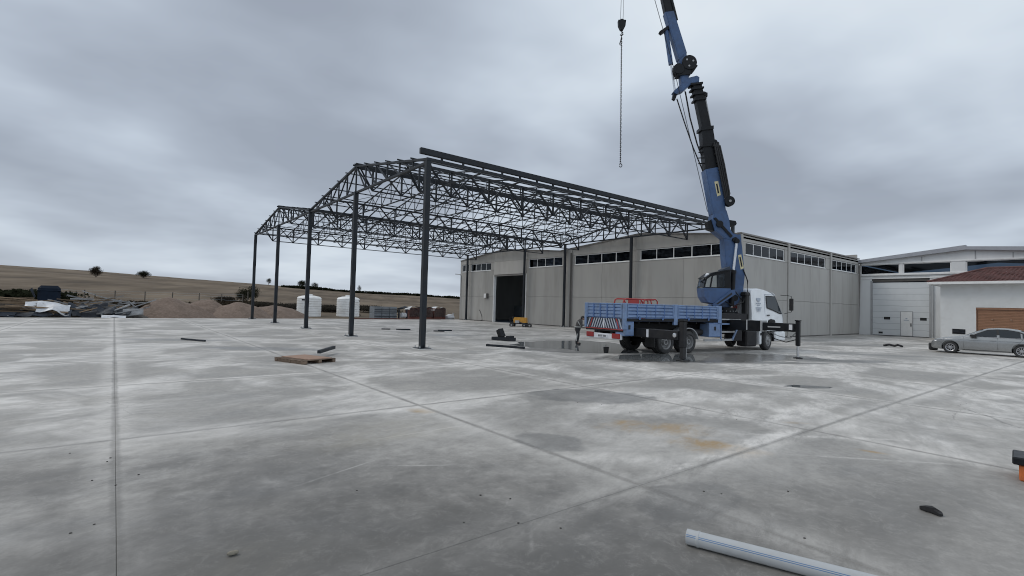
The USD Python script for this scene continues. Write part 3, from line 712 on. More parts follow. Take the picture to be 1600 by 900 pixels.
for q in range(4):
    (ya, za), (yb, zb) = GAB[q], GAB[q + 1]
    P('parapet_cap', prism([(ya, za + .003), (yb, zb + .003), (yb, zb + .11), (ya, za + .11)], lambda u, v, d: (XW + d, u, v), -.07, TH + .05), 'roof_trim', wh)
    sk = 2.0                                  # unseen ridge glazing, added to let light into the interior
    if zb > za:
        yr, zr_ = yb - sk, zb - .25 - (zb - za) * sk / (yb - ya)
        ro_, gl_ = [(ya, za - .25), (yr, zr_)], [(yr, zr_), (yb, zb - .25)]
    else:
        yr, zr_ = ya + sk, za - .25 - (za - zb) * sk / (yb - ya)
        ro_, gl_ = [(yr, zr_), (yb, zb - .25)], [(ya, za - .25), (yr, zr_)]
    P('roof', prism(ro_ + [(ro_[1][0], ro_[1][1] + .13), (ro_[0][0], ro_[0][1] + .13)], lambda u, v, d: (XW + d, u, v), TH + .01, XE - XW), 'roof_trim', wh)
    P('ridge_skylight', prism(gl_ + [(gl_[1][0], gl_[1][1] + .03), (gl_[0][0], gl_[0][1] + .03)], lambda u, v, d: (XW + d, u, v), TH + .01, XE - XW), 'cabin_glass', wh)
P('wall_foot', cat(box(XW - .012, YS - .012, 0, XE, YS, .09), box(XW - .012, YS, 0, XW, DOOR[0] - .05, .09), box(XW - .012, DOOR[1] + .05, 0, XW, YB, .09)), 'joint_dark', wh)
P('rear_wall', cat(box(XE, YS + TH, 0, XE + .2, YB, 8.2), box(XW + TH, YB, 0, XE + .2, YB + .2, 7.5)), 'wall_concrete', wh)
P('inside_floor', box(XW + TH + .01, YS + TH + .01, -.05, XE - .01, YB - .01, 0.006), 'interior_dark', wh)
for k in range(6):
    P('inside_rack', box(XW + 7, DOOR[0] - 4 + 2.6 * k, 0, XW + 8.2, DOOR[0] - 2.2 + 2.6 * k, 2.0 + (k * 37 % 5) * .4), 'crate_grey', wh)
ml = P('wall_light', box(XW - .16, 49.75, 2.85, XW - .02, 50.25, 3.35, .03), 'white_frame', wh)
P('housing', box(XW - .2, 49.45, 2.8, XW - .02, 49.74, 3.4, .02), 'joint_dark', ml)
P('cable', tube([(XW - .03, 51.3, 1.35), (XW - .04, 51.1, 1.2), (XW - .04, 50.7, .6), (XW - .05, 50.6, .12), (XW - .2, 51.2, .05), (XW - .3, 52.0, .03)], .03, 6), 'rubber_black', wh)
P('corner_pipe', tube([(XW - .08, YB - .25, 0.1), (XW - .08, YB - .25, 5.6), (XW - .08, YB - .1, 5.9), (XW - .5, YB + .5, 5.95)], .05, 8), 'soft_grey', wh)
P('downpipe', tube([(XE - .25, YS - .13, 0.05), (XE - .25, YS - .13, 7.0), (XE - .05, YS - .2, 7.35), (XE + .25, YS - .3, 7.45)], .075, 8), 'roof_trim', wh)

# ================================================================= STEEL CANOPY FRAME
CX0, CX1 = 10.64, 35.15
CY = [19.65, 28.05, 36.6, 45.3, 54.1]
BACKY = [18.6, 27.75, 35.95, 42.25, 53.6]
ZE, ZR, ZB = 8.3, 9.78, 7.8
cn = T('steel_canopy_frame', 'dark grey steel frame of an unfinished canopy with two gables of lattice trusses', 'steel frame', (CX0, CY[0], 0))


def column(x, y, h, w=.235):
    c = P('column', box(x - w / 2, y - w / 2, .05, x + w / 2, y + w / 2, h, .018), 'frame_steel', cn)
    P('base_plate', box(x - .30, y - .30, .03, x + .30, y + .30, .055, .004), 'frame_steel', c)
    P('grout_pad', box(x - .36, y - .36, 0.001, x + .36, y + .36, .03, .008), 'grout', c)
    for sx in (-.22, .22):
        for sy in (-.22, .22):
            P('bolt', lathe((x + sx, y + sy, .05), (0, 0, 1), [(0, .0), (.035, .0), (.035, .04), (.018, .04), (.018, .11), (0, .11)], 6), 'galvanised', c)
    for sy in (-.15, .15):
        P('stiffener', prism([(0, 0), (.14, 0), (0, .16)], lambda a, b, d: (x + d, y + math.copysign(.118, sy) + math.copysign(a, sy), .055 + b), -.008, .008), 'frame_steel', c)


for y in CY:
    column(CX0, y, ZE)
for y in BACKY:
    column(CX1, y, ZE, .21)
nodes = [11.6] + [13.45 + 2.4 * k for k in range(10)]
NW = [0]
MAXW = 295
leftover = []


def web(parent, p, q, w=.05):
    if NW[0] < MAXW:
        P('web_bar', bar(p, q, w, w), 'frame_steel', parent)
        NW[0] += 1
    else:
        leftover.append(bar(p, q, w, w))


def long_truss(y, ztop, zbot, double=True):
    t = P('long_truss', cat(bar((CX0, y, ztop), (CX1, y, ztop), .09, .11), bar((CX0 + .15, y, ztop - .22), (nodes[0], y, zbot), .06, .06),
                            bar((nodes[0], y, zbot), (nodes[-1], y, zbot), .07, .07)), 'frame_steel', cn)
    for k, x in enumerate(nodes):
        web(t, (x, y, zbot), (x, y, ztop), .085)
        if k + 1 < len(nodes):
            web(t, (x, y, zbot), (x + 1.2, y, ztop), .075)
        for dy in (-.045, .045):
            web(t, (x, y + dy, zbot), (max(x - 1.2, CX0 + .2), y + dy, ztop), .045)


def gable_truss(x, y0, y1, front=True):
    """Straight tie between two eaves, top chords to the ridge, vertical and diagonal webs."""
    ym = (y0 + y1) / 2
    w = .13 if front else .07
    t = P('gable_truss', cat(bar((x, y0, ZE - .06), (x, y1, ZE - .06), w * .8, w, (1, 0, 0)), bar((x, y0, ZE + .08), (x, ym, ZR), w * .8, w, (1, 0, 0)), bar((x, ym, ZR), (x, y1, ZE + .08), w * .8, w, (1, 0, 0))), 'frame_steel', cn)
    n = 6
    for half in ((y0, ym), (y1, ym)):
        for k in range(1, n + 1):
            f = k / n
            y = half[0] + (half[1] - half[0]) * f
            zt = ZE + .08 + (ZR - ZE - .08) * f
            if not (half[0] == y1 and k == n):
                web(t, (x, y, ZE - .06), (x, y, zt), w * .55)
            if k < n:
                f2 = (k + 1) / n
                web(t, (x, y, ZE - .06), (x, half[0] + (half[1] - half[0]) * f2, ZE + .08 + (ZR - ZE - .08) * f2), w * .5)


gable_truss(CX0, CY[0], CY[2]); gable_truss(CX0, CY[2], CY[4])
ZM = ZE + .08 + (ZR - ZE - .08) * 2.6 / 8.6
long_truss(CY[0] + 2.6, ZM, 7.54); long_truss(CY[4] - 2.6, ZM, 7.54)
gable_truss(CX1, CY[0], CY[2]); gable_truss(CX1, CY[2], CY[4])
long_truss(CY[2] - 2.6, ZM, 7.54); long_truss(CY[2] + 2.6, ZM, 7.54)
long_truss(CY[1], ZR - .1, 8.5); long_truss(CY[3], ZR - .1, 8.5)
for x in (13.45, 15.85, 18.25, 20.65, 23.05, 25.45, 27.85, 30.25, 32.65):
    gable_truss(x, CY[0], CY[2], False); gable_truss(x, CY[2], CY[4], False)
P('web_bar', cat(leftover), 'frame_steel', cn, kind='stuff')
# purlins run along x on the top chords, their ends stick out a little
for q in range(4):
    ya, yb = CY[q], CY[q + 1]
    za, zb = (ZE + .08, ZR) if q % 2 == 0 else (ZR, ZE + .08)
    for k in range(7 if q < 3 else 7):
        if (k == 0 and q in (0,)) or (k == 6 and q in (0, 1, 2)):
            continue
        f = k / 6
        y, z = ya + (yb - ya) * f, za + (zb - za) * f + .09
        P('purlin', box(CX0 - .16, y - .025, z - .03, CX1, y + .025, z + .03), 'frame_steel', cn)
for q in (1, 3):     # ridge pair
    for s in (-.22, .22):
        P('purlin', box(CX0 - .16, CY[q] + s - .028, ZR + .03, CX1, CY[q] + s + .028, ZR + .11), 'frame_steel', cn)
P('valley_gutter', box(CX0 - .18, CY[2] - .17, ZE + .0, CX1, CY[2] + .17, ZE + .15), 'frame_steel', cn)
P('eave_purlin', box(CX0 - .1, CY[0] - .11, ZE + .005, CX1, CY[0] + .03, ZE + .13), 'frame_steel', cn)
P('eave_purlin', box(CX0 - .1, CY[4] - .04, ZE + .03, CX1, CY[4] + .04, ZE + .12), 'frame_steel', cn)
P('fascia_beam', box(CX0 - .42, CY[0] - .12, 8.55, CX1 + .1, CY[0] + .05, 8.81, .012), 'frame_steel', cn)
k = 0
x = CX0 + .67
while x < CX1:
    P('fascia_post', box(x - .04, CY[0] - .09, ZE + .13, x + .04, CY[0] - .01, 8.53), 'frame_steel', cn)
    x += 1.14
# roof-plane bracing of thin rods
for q in range(4):
    ya, yb = CY[q], CY[q + 1]
    za, zb = (ZE + .1, ZR) if q % 2 == 0 else (ZR, ZE + .1)
    for xa, xb in ((CX0, 16.07), (16.07, 20.87), (25.67, 30.47), (30.47, CX1)):
        P('brace_rod', bar((xa, ya, za), (xb, yb, zb), .025, .025), 'frame_steel', cn)
        P('brace_rod', bar((xb, ya, za), (xa, yb, zb), .025, .025), 'frame_steel', cn)

# ================================================================= WHITE HALL behind, HOUSE with tiled roof
WX = 60.0
wb = T('white_hall', 'white hall with shallow grey roof, ribbon windows and a big sectional door', 'hall', (WX, 18, 0))
WTOP = [(18.1, 7.0), (9.9, 8.05), (1.0, 6.95)]


def wtop(y):
    return float(np.interp(y, [1.0, 9.9, 18.1], [6.95, 8.05, 7.0]))


DY0, DY1, DZ = 12.5, 17.1, 5.35
P('wall_panel', box(WX, DY1, 0, WX + .25, 18.45, 5.95, .01), 'white_wall', wb)
P('wall_panel', box(WX, 1.0, 0, WX + .25, DY0, 5.95, .01), 'white_wall', wb)
P('door_head', box(WX - .05, 10.9, DZ + .28, WX + .25, 18.15, 5.72, .01), 'white_frame', wb)
P('wall_panel', box(WX + .06, DY0, DZ + .28, WX + .25, DY1, 5.95, .01), 'white_wall', wb)
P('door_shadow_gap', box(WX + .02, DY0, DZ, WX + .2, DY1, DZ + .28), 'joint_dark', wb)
P('window_ledge', box(WX - .12, 1.0, 5.96, WX + .25, 18.15, 6.12, .01), 'white_frame', wb)
P('window_header', box(WX - .05, 1.0, 7.1, WX + .25, 18.1, 7.22, .01), 'white_frame', wb)
for y0, y1 in ((18.1, 14.8), (14.55, 10.95), (9.95, 6.1), (5.8, 1.2)):
    wn = P('window', cat(box(WX + .02, y1, 6.12, WX + .12, y1 + .09, 7.1), box(WX + .02, y0 - .09, 6.12, WX + .12, y0, 7.1), box(WX + .02, y1, 7.03, WX + .12, y0, 7.1), box(WX + .025, y1, 6.12, WX + .115, y0, 6.17)), 'white_frame', wb)
    P('pane', box(WX + .07, y1 + .09, 6.17, WX + .08, y0 - .09, 7.03), 'window_glass', wn)
for y0, y1 in ((14.55, 14.8), (9.95, 10.95), (5.8, 6.1), (1.0, 1.2)):
    P('window_pier', box(WX - .02, y0, 6.12, WX + .2, y1, 7.1, .01), 'white_wall', wb)
P('gable_panel', prism([(1.0, 7.22), (18.1, 7.22), (18.1, 7.35), (9.9, 8.1), (1.0, 7.3)], lambda u, v, d: (WX + d, u, v), 0, .25), 'white_wall', wb)
for (ya, za), (yb, zb) in (((18.5, 7.26), (9.9, 8.1)), ((9.9, 8.1), (.6, 7.26))):
    P('roof_edge', prism([(ya, za), (yb, zb), (yb, zb + .42), (ya, za + .30)], lambda u, v, d: (WX + d, u, v), -.35, .3), 'grey_gutter', wb)
    P('roof', prism([(ya, za + .02), (yb, zb + .02), (yb, zb + .3), (ya, za + .22)], lambda u, v, d: (WX + d, u, v), .31, 16), 'grey_gutter', wb)
for yy in (13.1, 9.3, 6.9):
    P('roof_strut', box(WX - .03, yy - .04, 7.24, WX - .001, yy + .04, wtop(yy) + .02), 'soft_grey', wb)
sd_ = P('sectional_door', cat([box(WX + .09, DY0 + .05, .06 + .58 * k, WX + .15, DY1 - .05, .06 + .58 * (k + 1) - .012, .008) for k in range(9)]), 'door_panel', wb)
P('wicket_door', cat(box(WX + .06, 13.85, .12, WX + .088, 14.72, 2.4, .005)), 'white_frame', sd_)
P('wicket_frame', cat(box(WX + .05, 13.79, .06, WX + .10, 13.85, 2.46), box(WX + .05, 14.72, .06, WX + .10, 14.78, 2.46), box(WX + .05, 13.85, 2.4, WX + .10, 14.72, 2.46)), 'soft_grey', sd_)
P('door_handle', box(WX + .02, 13.9, 1.0, WX + .06, 13.98, 1.3), 'chassis_black', sd_)
P('door_sign', cat(box(WX + .052, 14.1, 1.55, WX + .059, 14.5, 1.62), box(WX + .052, 14.22, 1.7, WX + .059, 14.36, 1.8)), 'mark_grey', sd_)
for y in (15.6, 12.75):
    P('door_window', box(WX + .07, y, 1.6, WX + .098, y + .5, 1.86, .01), 'rubber_black', sd_)
P('door_vent', box(WX + .07, 16.2, .2, WX + .098, 16.55, .38, .01), 'rubber_black', sd_)
P('door_rail', box(WX - .05, DY1 - .06, 0, WX + .05, DY1 + .10, DZ + .1), 'soft_grey', wb)
P('door_rail', box(WX - .05, DY0 - .1, 0, WX + .05, DY0 + .04, DZ + .1), 'soft_grey', wb)
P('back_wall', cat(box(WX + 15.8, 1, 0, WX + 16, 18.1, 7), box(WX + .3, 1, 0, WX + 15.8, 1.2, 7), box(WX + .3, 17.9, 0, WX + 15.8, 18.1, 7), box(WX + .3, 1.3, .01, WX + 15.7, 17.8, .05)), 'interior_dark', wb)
P('rain_pipe', tube([(WX - .08, 12.25, .05), (WX - .08, 12.25, 5.5)], .05, 8), 'soft_grey', wb)

HX, HY = 53.5, 10.46
hs = T('tiled_house', 'low white house under a dark red tiled hip roof beside the silver car', 'house', (HX, HY, 0))
WY = (5.0, 8.28)
P('wall', cat(box(HX, WY[1], 0, HX + .25, HY, 4.75), box(HX, -5, 0, HX + .25, WY[0], 4.75), box(HX, WY[0], 2.82, HX + .25, WY[1], 4.75), box(HX, WY[0], 0, HX + .25, WY[1], .95), box(HX + .25, HY - .25, 0, HX + 5.0, HY, 4.75), box(HX + 4.8, -5, 0, HX + 5.0, HY - .25, 4.75)), 'house_wall', hs)
ov = .7
ZEV = 4.72
E0, E1, ET = HX - ov, HX + 5.0 + ov, 2.05
YA, YC = HY + ov, -6.0
run = (E1 - E0) / 2
P('soffit', box(E0 + .05, YC, ZEV - .02, E1 - .05, YA - .05, ZEV + .03), 'white_frame', hs)
P('eave_board', cat(box(E0 - .03, YC, ZEV - .06, E0 + .03, YA + .03, ZEV + .14, .01), box(E0 + .03, YA - .03, ZEV - .06, E1, YA + .03, ZEV + .14, .01)), 'white_frame', hs)


def tiled(corner_a, along, up, length, slope_len, trim0, trim1, name):
    """Courses of tiles, each course a real step over the one below; trim0/trim1: how far the course is cut at its ends at the top."""
    a, al, up = np.asarray(corner_a, float), np.asarray(along, float), np.asarray(up, float)
    nn = np.cross(al, up); nn /= np.linalg.norm(nn)
    if nn[2] < 0:
        nn = -nn
    nc = 11
    for k in range(nc):
        f0, f1 = k / nc, (k + 1) / nc
        s0, s1 = trim0 * f0, length - trim1 * f0
        t0, t1 = trim0 * f1, length - trim1 * f1
        n = max(4, int((s1 - s0) / .13))
        v, f = [], []
        for q in range(n + 1):
            g = q / n
            h = .03 * (0.5 + 0.5 * math.cos(q * math.pi))
            b0 = a + al * (s0 + (s1 - s0) * g) + up * slope_len * f0
            b1 = a + al * (t0 + (t1 - t0) * g) + up * slope_len * f1
            v += [b0 + nn * (h + .01), b0 + nn * (h + .06), b1 + nn * (h + .012), b1 + nn * 0]
        for q in range(n):
            o = q * 4
            f += [[o, o + 4, o + 5], [o, o + 5, o + 1], [o + 1, o + 5, o + 6], [o + 1, o + 6, o + 2]]
        P(name, (np.array(v), np.array(f)), 'roof_tile', hs)


zr = 1.22
sl = math.hypot(run, zr)
tiled((E0, YA, ZEV + .1), (0, -1, 0), (run / sl, 0, zr / sl), YA - YC, sl, run, 0, 'tile_course')
tiled((E1, YA, ZEV + .1), (-1, 0, 0), (0, -run / sl, zr / sl), E1 - E0, sl, run, run, 'tile_course')
tiled((E1, YC, ZEV + .1), (0, 1, 0), (-run / sl, 0, zr / sl), YA - YC, sl, 0, run, 'tile_course')
P('ridge_cap', cat(tube([(E0, YA, ZEV + .17), (E0 + run, YA - run, ZEV + .17 + zr)], .09, 8), tube([(E0 + run, YA - run, ZEV + .17 + zr), (E0 + run, YC, ZEV + .17 + zr)], .09, 8)), 'roof_tile', hs)
sh = P('roller_shutter', cat(box(HX + .06, WY[0], .95, HX + .16, WY[0] + .07, 2.82), box(HX + .06, WY[1] - .07, .95, HX + .16, WY[1], 2.82), box(HX + .02, WY[0], 2.66, HX + .2, WY[1], 2.82)), 'shutter_orange', hs)
for k in range(14):
    P('slat', box(HX + .09, WY[0] + .08, .96 + .121 * k, HX + .125, WY[1] - .08, .96 + .121 * k + .115, .02), 'shutter_orange', sh)
for y in (7.35, 6.3):
    P('shutter_knob', lathe((HX + .09, y, 1.9), (-1, 0, 0), [(0, 0), (.06, 0), (.06, .06), (0, .07)], 10), 'pallet_board', sh)
vt = P('wall_vent', box(HX - .03, 8.92, .66, HX + .02, 9.72, 1.06, .01), 'chassis_black', hs)
for k in range(6):
    P('slat', box(HX - .05, 8.95, .69 + .06 * k, HX - .031, 9.69, .72 + .06 * k), 'sheet_dark', vt)
P('step', box(HX - .35, 8.9, .0, HX, 9.8, .25, .02), 'grout', hs)

# ================================================================= CRANE TRUCK
# local frame: x along the truck towards the cab, y across to the far side, z up; origin at the near rear wheel's contact
TP, TA = np.array([19.65, 13.45, 0.0]), math.radians(-8)
tk = T('crane_truck', 'blue flatbed lorry with white cab and raised knuckle boom crane, outriggers down', 'crane truck', TP, TA)
WD = 2.62


def L(name, mesh, m, parent=None, **k):
    return P(name, mesh, m, parent or tk, local=True, **k)


def wheel(x, y, out, steer=0.0, dual=True, r=.515, w=.28):
    """out: -1 towards the camera side, +1 the far side."""
    def tr(mm):
        v, f = mm
        return rot2(v, steer, (x, y)), f
    wd = .56 if dual else .3
    tyre = lathe((x, y, r), (0, out, 0), [(.30, 0.0), (.36, -.02), (r - .05, -.01), (r - .012, .03), (r, .07), (r, wd - .07), (r - .012, wd - .03), (r - .05, wd), (.36, wd + .015), (.31, wd - .02), (.30, wd - .06), (.30, 0)], 36)
    tyre = (tyre[0] - np.array([0, out * wd, 0]), tyre[1])
    t = L('wheel', tr(tyre), 'rubber')
    dish = [(0, -.10), (.085, -.10), (.095, -.02), (.12, -.02), (.13, -.17), (.25, -.19), (.29, -.05), (.315, -.01), (.318, -.05)] if dual else [(0, .09), (.085, .09), (.11, .0), (.15, -.01), (.24, -.04), (.285, -.08), (.30, -.02), (.318, -.005), (.318, -.05)]
    rm = lathe((x, y, r), (0, out, 0), dish, 28)
    L('rim', tr(rm), 'hub_grey', t)
    nb = [lathe((x + .2 * math.cos(a), y - out * .17 if dual else y - out * .03, r + .2 * math.sin(a)), (0, out, 0), [(.02, -.02), (.02, .035), (0, .035)], 6) for a in np.arange(10) * 2 * math.pi / 10]
    L('wheel_nuts', tr(cat(nb)), 'galvanised', t, kind='stuff')
    gr = []
    for a in np.arange(44) * 2 * math.pi / 44:
        ca, sa = math.cos(a), math.sin(a)
        for k in range(3):
            yy = y - out * (.05 + (wd - .1) * (k + .5) / 3)
            p = np.array([x + ca * (r - .004), yy, r + sa * (r - .004)])
            t_ = np.array([-sa, 0, ca]) * .022
            gr.append(bar(p - t_, p + t_, .012, (wd - .1) / 3 * .8, (ca, 0, sa)))
    L('tread', tr(cat(gr)), 'rubber_black', t, kind='stuff')


for x in (0.0, 1.5):
    wheel(x, .0, -1); wheel(x, WD - .05, 1)
wheel(7.72, .06, -1, math.radians(12), False); wheel(7.72, WD - .12, 1, math.radians(11), False)
for x in (0, 1.5, 7.72):
    L('axle', cyl((x, .2, .51), (x, WD - .2, .51), .09, 12), 'chassis_black')
for y in (.86, 1.72):
    L('chassis_rail', box(-2.3, y - .05, .82, 8.6, y + .05, 1.1, .01), 'chassis_black')
    L('subframe_rail', box(-2.4, y - .06, 1.1, 6.1, y + .06, 1.36), 'chassis_black')
for x in np.arange(-2.2, 6.1, .62):
    L('cross_member', box(x - .03, .12, 1.36, x + .03, WD - .12, 1.45), 'chassis_black')
L('bed_floor', box(-2.54, .03, 1.45, 3.78, WD - .03, 1.55), 'blue_rib')
L('floor_edge', box(-2.54, -.01, 1.46, 3.78, .03, 1.585, .006), 'crane_black')
L('floor_edge', box(-2.54, WD - .03, 1.46, 3.78, WD + .01, 1.585, .006), 'blue_rib')


def side_panel(x0, x1, y, out):
    """Drop side of stacked hollow planks with uprights."""
    p = L('side_panel', box(x0, y - .012, 1.6, x1, y + .012, 2.19), 'blue_rib')
    h = (2.19 - 1.6) / 4
    for k in range(4):
        a, b_ = 1.6 + h * k + .012, 1.6 + h * (k + 1) - .012
        o = y + out * .012
        L('side_plank', prism([(o, a), (o + out * .034, a + .022), (o + out * .034, b_ - .022), (o, b_)], lambda u, v, d: (x0 + .03 + d, u, v), 0, x1 - x0 - .06), 'truck_blue', p)
    n = 5
    for k in range(n + 1):
        xx = x0 + .03 + (x1 - x0 - .06) * k / n
        L('upright', box(xx - .03, y + out * .02, 1.6, xx + .03, y + out * .058, 2.2, .006), 'truck_blue' if k in (0, n) else 'blue_rib', p)
    L('top_rail', box(x0, y - .025, 2.175, x1, y + .05 * 1.0, 2.225, .008) if out > 0 else box(x0, y - .05, 2.175, x1, y + .025, 2.225, .008), 'truck_blue', p)
    for k in (0.25, 0.75):
        L('latch', box(x0 + (x1 - x0) * k - .05, y + out * .06, 1.52, x0 + (x1 - x0) * k + .05, y + out * .085, 1.68, .006), 'blue_rib', p)


for y, out in ((.03, -1), (WD - .03, 1)):
    side_panel(-2.42, .42, y, out); side_panel(.72, 3.5, y, out)
    L('bed_post', box(.45, y - .06, 1.3, .69, y + .06, 2.24, .012), 'truck_blue')
    L('bed_post', box(3.53, y - .06, 1.4, 3.8, y + .06, 2.24, .012), 'truck_blue')
    L('corner_post', box(-2.6, y - .07, 1.1, -2.45, y + .07, 2.24, .012), 'truck_blue')
L('headboard', cat(*[box(3.72, .1, 1.6 + .15 * k, 3.78, WD - .1, 1.735 + .15 * k, .008) for k in range(4)]), 'truck_blue')
tg = L('tailgate', box(-2.545, .10, 1.57, -2.52, WD - .10, 2.2), 'blue_rib')
for k in range(4):
    z = 1.59 + .15 * k
    L('tail_plank', prism([(-2.545, z), (-2.585, z + .024), (-2.585, z + .114), (-2.545, z + .138)], lambda u, v, d: (u, .14 + d, v), 0, WD - .28), 'truck_blue', tg)
for k in range(6):
    y = .16 + (WD - .32) * k / 5
    L('upright', box(-2.615, y - .035, 1.57, -2.55, y + .035, 2.21, .008), 'blue_rib' if 0 < k < 5 else 'truck_blue', tg)
L('top_rail', box(-2.6, .09, 2.18, -2.51, WD - .09, 2.23, .008), 'truck_blue', tg)
sp = L('stripe_board', box(-2.56, .10, 1.1, -2.535, WD - .10, 1.565), 'sealed_blue')
ns = 14
for k in range(ns):
    y = .17 + (WD - .34) * (k + .5) / ns
    lean = -.10 if y < WD / 2 else .10
    hw = .031
    colr = 'red_paint' if (k in (1, 12)) else 'stripe_pale'
    L('stripe', prism([(y - hw - lean * -1, 1.115), (y + hw - lean * -1, 1.115), (y + hw + lean * -1, 1.55), (y - hw + lean * -1, 1.55)], lambda u, v, d: (-2.562 - d, min(max(u, .11), WD - .11), v), 0, .006), colr, sp)
L('stripe', prism([(WD / 2 - .05, 1.115), (WD / 2 + .05, 1.115), (WD / 2 + .012, 1.55), (WD / 2 - .012, 1.55)], lambda u, v, d: (-2.570 - d, u, v), 0, .006), 'stripe_white', sp)
L('tail_beam', box(-2.58, .06, .98, -2.4, WD - .06, 1.095, .01), 'chassis_black')
L('tail_strip', box(-2.59, .06, 1.06, -2.582, WD - .06, 1.094), 'red_paint')
bp = L('rear_bumper', box(-2.62, .16, .64, -2.5, WD - .16, .87, .015), 'stripe_white')
for y0 in (.18, WD - .70):
    rl = L('rear_lamp', box(-2.66, y0, .68, -2.615, y0 + .5, .9, .012), 'red_lens', bp)
pl = L('number_plate', box(-2.64, 1.0, .69, -2.622, 1.62, .83, .004), 'stripe_white', bp)
for k in range(7):
    L('plate_mark', box(-2.6425, 1.06 + .075 * k + (.03 if k > 2 else 0), .715, -2.641, 1.105 + .075 * k + (.03 if k > 2 else 0), .805), 'chassis_black', pl)
L('bumper_bracket', cat(box(-2.5, .8, .66, -2.38, .95, 1.0), box(-2.5, 1.66, .66, -2.38, 1.8, 1.0)), 'chassis_black')
for x0, x1, z0, z1 in ((-2.56, -2.0, .82, 1.44), (2.9, 3.74, .73, 1.42)):
    bx_ = L('tool_box', box(x0, -.01, z0, x1, .55, z1, .015), 'truck_blue')
    L('box_latch', box((x0 + x1) / 2 - .06, -.025, (z0 + z1) / 2 - .02, (x0 + x1) / 2 + .06, -.011, (z0 + z1) / 2 + .16, .004), 'rubber_black', bx_)
    L('box_edge', cat(box(x0 + .03, -.018, z0 + .03, x1 - .03, -.011, z0 + .05), box(x0 + .03, -.018, z1 - .05, x1 - .03, -.011, z1 - .03)), 'blue_rib', bx_)


def fender(x, r=.66, y0=-.02, y1=.6, a0=10, a1=165):
    an = np.radians(np.linspace(a0, a1, 14))
    o = [(x + r * math.cos(a), .52 + r * math.sin(a)) for a in an] + [(x + (r - .035) * math.cos(a), .52 + (r - .035) * math.sin(a)) for a in an[::-1]]
    L('mudguard', prism(o, lambda u, v, d: (u, d, v), y0, y1), 'soft_grey' if y0 < .5 else 'chassis_black')


fender(1.5); fender(1.5, y0=WD - .6, y1=WD + .02); fender(0, y0=WD - .6, y1=WD + .02)
L('mud_flap', box(-.72, .02, .3, -.70, .6, 1.15), 'rubber')
L('air_tank', lathe((2.1, .35, .95), (1, 0, 0), [(0, 0), (.12, .02), (.15, .08), (.15, .62), (.12, .68), (0, .7)], 16), 'chassis_black')
# side guard, steps
g = L('side_guard', bar((3.76, .0, 1.37), (5.2, .0, 1.37), .05, .09), 'truck_blue')
L('guard_bar', bar((5.2, .0, 1.38), (4.64, .0, .56), .05, .10), 'truck_blue', g)
L('guard_bar', bar((2.54, .0, .585), (4.66, .0, .585), .05, .10), 'soft_grey', g)
L('guard_bar', bar((3.8, .02, .98), (4.85, .02, .98), .04, .09), 'soft_grey', g)
L('guard_bar', bar((3.78, .0, .56), (3.78, .0, 1.42), .05, .06), 'truck_blue', g)
L('deck_strip', box(3.82, -.02, 1.56, 5.3, .06, 1.62, .008), 'soft_grey')
L('crane_subframe', box(3.84, .12, 1.36, 6.12, WD - .12, 1.9, .03), 'chassis_black')
L('fuel_tank', box(5.82, .02, .22, 6.72, .62, 1.02, .06), 'chassis_black')
L('battery_box', box(4.9, .1, .5, 5.6, .6, 1.05, .03), 'chassis_black')
# outriggers
ox = 4.6
fo = L('front_outrigger_sleeve', box(ox - .2, -1.72, 1.1, ox + .2, WD, 1.6, .02), 'crane_black')
L('sleeve_band', box(ox - .215, -1.0, 1.12, ox + .215, -.93, 1.615, .008), 'soft_grey', fo)
L('sleeve_band', box(ox - .215, -1.74, 1.09, ox + .215, -1.66, 1.615, .008), 'soft_grey', fo)
L('lock_lever', lathe((ox + .05, -1.95, 1.55), (0, -1, 0), [(0, 0), (.12, 0), (.15, .08), (.12, .22), (0, .22)], 12), 'crane_black', fo)
ib = L('outrigger_beam', box(ox - .15, -3.2, 1.16, ox + .15, -1.72, 1.53, .015), 'crane_black')
L('beam_mark', box(ox - .155, -2.6, 1.31, ox - .151, -2.0, 1.37), 'soft_grey', ib)
L('warning_plate', box(ox - .157, -3.15, 1.24, ox - .151, -3.0, 1.48), 'stripe_white', ib)


def leg(x, y, zt, zb, w, base, m='crane_black'):
    g = L('outrigger_leg', box(x - w / 2, y - w / 2, zb, x + w / 2, y + w / 2, zt, .02), m)
    L('leg_cap', box(x - w / 2 - .02, y - w / 2 - .02, zt, x + w / 2 + .02, y + w / 2 + .02, zt + .05, .01), 'crane_black', g)
    return g


lg = leg(ox, -3.32, 1.64, .55, .16, .4)
L('leg_ram', cyl((ox, -3.32, .05), (ox, -3.32, .56), .055, 16), 'ram_chrome', lg)
L('foot_plate', lathe((ox, -3.32, 0.002), (0, 0, 1), [(0, 0), (.19, 0), (.19, .025), (.1, .06), (0, .07)], 20), 'chassis_black', lg)
L('hose', tube([(ox + .1, -1.8, 1.1), (ox + .25, -2.1, .78), (ox + .3, -2.6, .66), (ox + .2, -3.1, .8), (ox + .1, -3.24, 1.1)], .022, 6), 'rubber_black', lg)
L('hose', tube([(ox + .1, -1.9, 1.1), (ox + .32, -2.3, .9), (ox + .3, -2.8, .85), (ox + .16, -3.2, 1.2)], .018, 6), 'soft_grey', lg)
rx_ = -1.73
ro = L('rear_outrigger_beam', box(rx_ - .16, -2.3, .8, rx_ + .16, WD - .1, 1.17, .02), 'chassis_black')
L('beam_mark', box(rx_ - .168, -.75, .82, rx_ - .161, -.62, 1.15), 'stripe_white', ro)
L('beam_lamp', lathe((rx_ - .1, -2.18, 1.0), (-1, 0, 0), [(0, 0), (.09, 0), (.09, .12), (0, .13)], 12), 'ram_chrome', ro)
lg = leg(rx_, -2.42, 1.56, .52, .215, .5, 'chassis_black')
